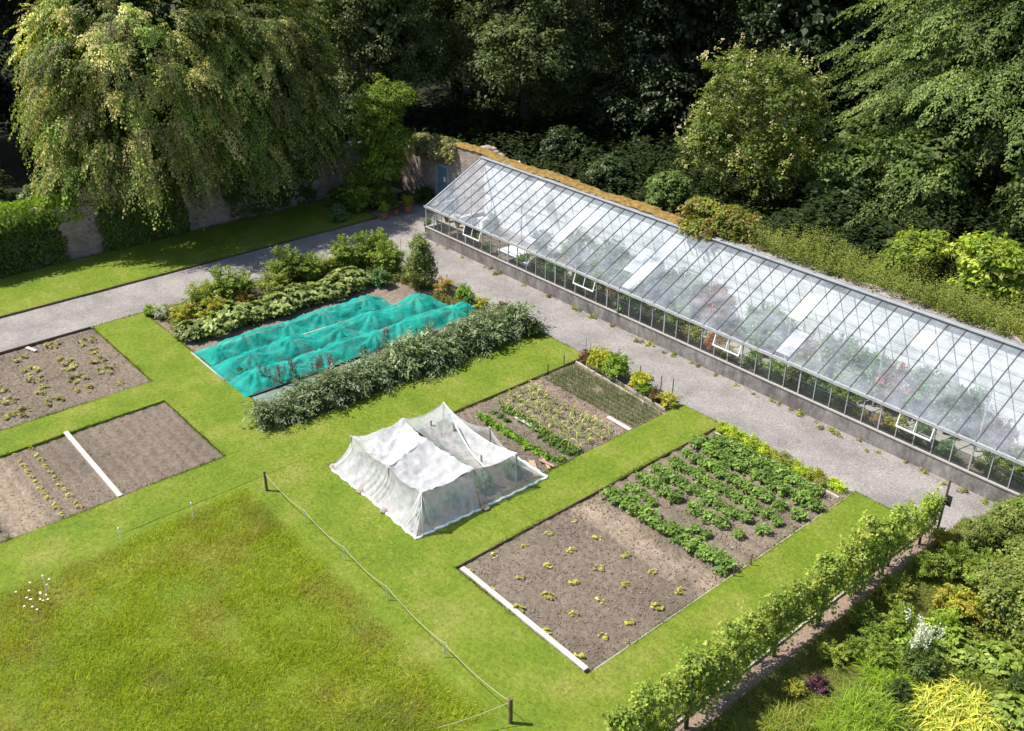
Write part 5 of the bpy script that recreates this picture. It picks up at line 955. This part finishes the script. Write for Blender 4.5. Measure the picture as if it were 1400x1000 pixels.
for px,py,h,lb in [(749,512,.42,'short dark peg at the hedge-side edge of the onion patch, left one'),(771,499,.40,'short dark peg at the hedge-side edge of the onion patch, right one'),(1002.5,789,.45,'rusty peg at the lawn edge of the potato bed'),(1026,774,.42,'thin dark peg beside the rusty one at the lawn edge of the potato bed'),(874,528,.85,'tall dark flower stake by the yellow-green bush in the flower strip'),(903,537,.7,'dark stake near the right end of the flower strip, left one'),(919,541,.7,'dark stake near the right end of the flower strip, right one'),(553,575+0,.0,'')]:
    if not lb: continue
    p=at(px,py);post('garden_stake',lb,p[0],p[1],h,.018,'post' if 'rusty' in lb else 'darkpost','stake')
for px,py,h,lb in [(799,500,1.15,'tall thin cane behind the brown-red plant at the corner of the onion bed'),(805,503,1.1,'leaning thin cane beside the tall one at the corner of the onion bed'),(639,445,1.35,'tall dark cane in the red-brown bush beside the gravel'),(488+60,350,.9,'thin cane above the currants near the young fruit tree'),(821,505,.9,'thin wire cane between the golden bush and the green bush')]:
    p=at(px,py);post('garden_cane',lb,p[0],p[1],h,.010,'darkpost' if 'dark' in lb else 'oldwood','cane',None,(.03,.02))
# ================================================================== ESPALIER ROW
def espalier(seed):
    L=Leaves(seed);r=random.Random(seed);lobes=[]
    for z in (.55,.95,1.35,1.7):
        for s in (-1,1):
            lobes.append(((r.uniform(-.08,.08),s*r.uniform(.2,.6),z+r.uniform(-.1,.1)),(r.uniform(.15,.30),.42,.17)))
    lobes.append(((0,0,1.75),(.22,.35,.28)))
    L.clumps(lobes,86,.16,46,.075,[(.125,.19,.03),(.16,.23,.04),(.085,.14,.025),(.22,.27,.07)],shell=.35,zmin=.35,flat=.9);m=60;O=np.stack([.1*L.r.normal(size=m),(L.r.random(m)*2-1)*.8,.6+1.2*L.r.random(m)],-1);L.sprays(O,nrm(L.rv(m)*.5+np.array([0,0,1.])),.25+.35*L.r.random(m),.2,20,.05,.07,[(.17,.22,.045),(.22,.26,.07)],hang=.1);return L.mesh('foliage')
def esp_trunk(seed):
    r=random.Random(seed);b=MB();b.tube([(0,0,-.1),(.02,.03,.5),(0,0,1.0),(0,.02,1.7)],[.05,.045,.035,.015],8)
    for z in (.55,.95,1.35):
        for s in(-1,1): b.tube([(0,0,z-.08),(.0,s*.3,z),(0,s*.95,z+.03)],[.025,.02,.01],6)
    return b.mesh('trunk',True)
EM=tmpl(espalier,3,410);ETm=tmpl(esp_trunk,2,5)
YS=[11.9,13.55,15.2,16.95,18.7,20.55,22.2,23.8]
for i,y in enumerate(YS):
    e=empty('espalier_tree','trained espalier fruit tree, %s from the bottom of the row on the bark strip'%ORD[i],'fruit tree',(-9.42+.05*math.sin(i*2),y,0),(i%2)*math.pi,'espalier fruit trees on the bark strip',(1.08+.07*math.sin(i*1.7))*(.80 if i==7 else .92 if i==6 else 1.))
    obj('trunk',ETm[i%2],M['bark'],e);obj('foliage',EM[i%3],M['leaf'],e)
post('fence_post','thin dark post standing in the gap of the espalier row',-9.35,21.75,1.75,.03,'darkpost')
post('fence_post','pale thin post leaning low in the espalier row near the bottom edge',-9.35,13.0,1.3,.025,'oldwood')
e=empty('sign_post','dark post with a small black sign at the gravel end of the espalier row','sign',(-9.25,24.5,0))
m=MB();m.tube([(0,0,-.1),(0,0,1.98)],.035,8);m.obj('post',M['post'],e);m=MB();m.box(.02,.20,-.06,-.035,1.18,1.52);m.obj('sign_plate',M['darkpost'],e)
m=MB();
for z in (.55,.95,1.35):m.bar((0,-13,z),(0,0,z),.003,.003)
tag(m.obj('training_wires',M['alu'],None,(-9.38,24.5,0)),'thin wires strung along the espalier row','wire')
# ================================================================== BORDER IN THE BOTTOM RIGHT CORNER
def grassclump(seed,cols,n,R,ln,w=.022,droop=.75,el=(.7,1.4),bias=(0,0)):
    L=Leaves(seed);r=L.r;a=r.random(n)*6.283;e_=el[0]+(el[1]-el[0])*r.random(n);D=np.stack([np.cos(a)*np.cos(e_)+bias[0],np.sin(a)*np.cos(e_)+bias[1],np.sin(e_)],-1)
    q=R*np.sqrt(r.random(n));b=r.random(n)*6.28;O=np.stack([np.cos(b)*q,np.sin(b)*q,0*q],-1);L.straps(O,D,ln*(.55+.6*r.random(n)),np.full(n,w),droop,L.pal(n,cols,jit=.35),5);return L.mesh('ornamental_grass')
GCg=grassclump(430,[(.13,.21,.02),(.18,.26,.03),(.08,.15,.02)],950,.5,1.05,.022,.55)
GCy=grassclump(431,[(.29,.30,.045),(.22,.26,.04),(.14,.20,.03),(.34,.35,.10)],1500,.62,.95,.028,.95,(.3,1.2),(-.1,-.1))
GCo=grassclump(432,[(.13,.17,.03),(.20,.22,.04),(.09,.13,.02)],950,.5,.8,.020,.6)
def O_(me,px,py,lb,cat,sc=1,z=0.,name='ornamental_grass',rz=0,mat='leaf'):
    p=at(px,py);return tag(obj(name,me,M[mat],None,(p[0],p[1],z),rz,sc),lb,cat)
O_(GCy,1305,978,'arching golden yellow grass mound near the bottom right corner','grass clump',1.3,.05,name='golden_grass')
O_(GCg,1180,985,'tall fresh green grass clump left of the golden grass','grass clump',1.12);O_(GCg,1210,930,'tall fresh green grass clump behind, between the purple plant and the white flowers','grass clump',.9,rz=2);O_(GCg,1150,1010,'green grass clump cut by the bottom edge of the picture, left of centre','grass clump',.9,rz=4)
O_(GCo,1075,1000,'olive-green grass clump at the bottom edge below the bark strip','grass clump',1.0,rz=1);O_(GCo,1130,985,'olive-green grass clump between the purple plant and the bottom edge','grass clump',.85,rz=3)
O_(GCo,1020,1010,'small olive grass clump at the bottom edge nearest the espalier trunks','grass clump',.7,rz=5)
PH=bush(440,[(.055,.022,.045),(.10,.05,.075),(.04,.02,.03)],.38,.35,40,.10)
O_(PH,1118,945,'dark purple-leaved plant at the edge of the rough grass path','plant',.72,name='purple_plant')
HO=bigleaf(441,[(.135,.20,.035),(.095,.155,.025),(.19,.25,.075)],.62,.6,120,.2)
O_(HO,1310,895,'bright lime big-leaved plant right behind the golden grass','plant',.75,name='large_leaf_plant');O_(HO,1365,910,'bright lime big-leaved plant at the right edge, upper of three','plant',.85,name='large_leaf_plant',rz=2);O_(HO,1390,985,'bright lime big-leaved plant in the bottom right corner','plant',.85,name='large_leaf_plant',rz=4)
def whitefl(seed):
    L=Leaves(seed);r=L.r
    for k in range(18):
        ox,oy=r.normal(size=2)*.22;h=.75+.45*r.random();m=46;t=r.random(m);P=np.stack([ox+.045*r.normal(size=m),oy+.045*r.normal(size=m),h*(.55+.45*t)],-1);L.add(P,L.rv(m),L.rv(m),.055,.05,L.pal(m,[(.36,.39,.45),(.28,.33,.34)],jit=.1))
        L.straps(np.array([[ox*.5,oy*.5,0]]),np.array([[ox*.5,oy*.5,h]])/h,[h],[.02],0,np.array([.1,.16,.04]),2)
    L.clumps([((0,0,.25),(.45,.45,.25))],50,.15,20,.12,[(.09,.15,.03),(.12,.19,.04)],shell=.4,zmin=.02);return L.mesh('white_bellflowers')
O_(whitefl(450),1253,897,'clump of upright white flower spikes in the middle of the border','flowers',1.0,name='white_bellflowers')
RD=bush(451,[(.30,.08,.02),(.10,.15,.03)],.10,.3,6,.06);O_(RD,1236,838,'tiny orange-red flower cluster beyond the white flower spikes','flowers',1.,name='orange_flowers')
bank('border_foliage','low mixed foliage covering the ground between the plants of the border',(-7.4,-2.5,13.5,24.5),1500,.22,[(.09,.14,.025),(.13,.18,.03),(.17,.19,.05),(.07,.11,.03)],95,.10,26,basez=-.02,mask=lambda x,y:fbm(x*1.1,y*1.1)>.33)
for px,py,key,sc,lb in [(1225,870,'cur',.85,'mid green leafy plant left of the white flower spikes'),(1190,880,'green',.8,'bright green plant between the rough path and the white flowers'),(1200,910,'cur',.75,'leafy green plant in front of the white flowers, to their left'),(1255,925,'dark',1.05,'dark green bush just below the white flower spikes'),(1225,955,'dark',.7,'dark green bush behind the golden grass, to its left'),(1290,870,'lime',1.2,'lime-green bushy plant right of the white flowers'),(1300,840,'yel',1.1,'yellow-green airy bush above and right of the white flowers'),(1330,850,'yel',1.15,'yellow-green airy bush in front of the big dark shrub'),(1345,815,'cur',1.2,'green bush joining the big shrub on its left'),(1300,790,'cur',.95,'green bush near the end of the rough path'),(1285,745,'yel',.7,'straggly yellow-green plant by the pale edging at the path end'),(1330,760,'green',.9,'fresh green bush at the gravel corner'),(1395,885+60,'dark',.7,'dark purple-green bush at the right edge above the corner plant'),(1175,858,'cur',.7,'leafy plant at the border edge beside the rough grass, nearest the middle espalier'),(1222,822,'cur2',.75,'yellow-green plant at the border edge by the orange flowers'),(1262,790,'cur',.7,'green plant at the border edge near the far end of the rough path'),(1135,905,'cur2',.55,'small yellow-green plant above the purple one on the border edge'),(1085,950,'yel',.55,'low yellowish tuft beside the rough path below the purple plant'),(1165,900,'cur',.55,'small green plant beside the rough path near the purple plant')]:
    p=at(px,py);B(key,p[0],p[1],lb,sc*.82,0.,name='border_plant',cat='plant')
BS=broad(460,.95,1.9,300,[(.085,.13,.028),(.11,.155,.035),(.17,.20,.065)],55,.085,.22,z0=.02)
for px,py,sc,lb in [(1372,850,.9,'big dense dark green shrub at the right edge of the border'),(1405,825,.95,'big dense shrub cut by the right edge of the picture'),(1350,765,.72,'grey-green leafy shrub overhanging the gravel path at the right'),(1395,760,.95,'tall leafy shrub at the right edge beside the greenhouse path'),(1420,890,1.,'dark shrub barely inside the right edge')]:
    p=at(px,py);e=empty('border_shrub',lb,'shrub',(p[0],p[1],0),px*.7,None,sc);obj('foliage',BS,M['leaf'],e);obj('stems',ST,M['bark'],e,sc=.5)
# ================================================================== LIGHT, SKY, CAMERA
EL=math.radians(58);SH=nrm(np.array([.735,.678,0]))
sd=np.array([SH[0]*math.cos(EL),SH[1]*math.cos(EL),-math.sin(EL)])
from mathutils import Vector,Matrix
ld=bpy.data.lights.new('sun','SUN');ld.energy=4.6;ld.angle=math.radians(.53);ld.color=(1,.95,.88);lo=bpy.data.objects.new('sun',ld);COL.objects.link(lo)
lo.rotation_euler=Vector(sd).to_track_quat('-Z','Y').to_euler();lo.location=(-30,-20,40)
W=bpy.data.worlds.new('World');S.world=W;W.use_nodes=True;t=W.node_tree;bg=t.nodes['Background'];sk=t.nodes.new('ShaderNodeTexSky');sk.sky_type='NISHITA';sk.sun_disc=False
sk.sun_elevation=EL;sk.sun_rotation=math.atan2(-SH[0],-SH[1])%(2*math.pi);sk.air_density=1;sk.dust_density=1;t.links.new(sk.outputs[0],bg.inputs[0]);bg.inputs[1].default_value=.10
cd=bpy.data.cameras.new('camera');cd.sensor_width=36;cd.lens=36*FPX/1400;cd.clip_end=1500;cd.clip_start=.5
co=bpy.data.objects.new('camera',cd);COL.objects.link(co)
q=RM;mw=Matrix(((q[0][0],q[0][1],q[0][2],0),(q[1][0],q[1][1],q[1][2],0),(q[2][0],q[2][1],q[2][2],CAMH),(0,0,0,1)));co.matrix_world=mw
S.camera=co
S.render.resolution_x=1024;S.render.resolution_y=731
S.view_settings.view_transform='Standard';S.view_settings.look='None';S.view_settings.gamma=1;S.view_settings.use_curve_mapping=False;S.view_settings.exposure=.85
S.cycles.transparent_max_bounces=16;S.cycles.max_bounces=7
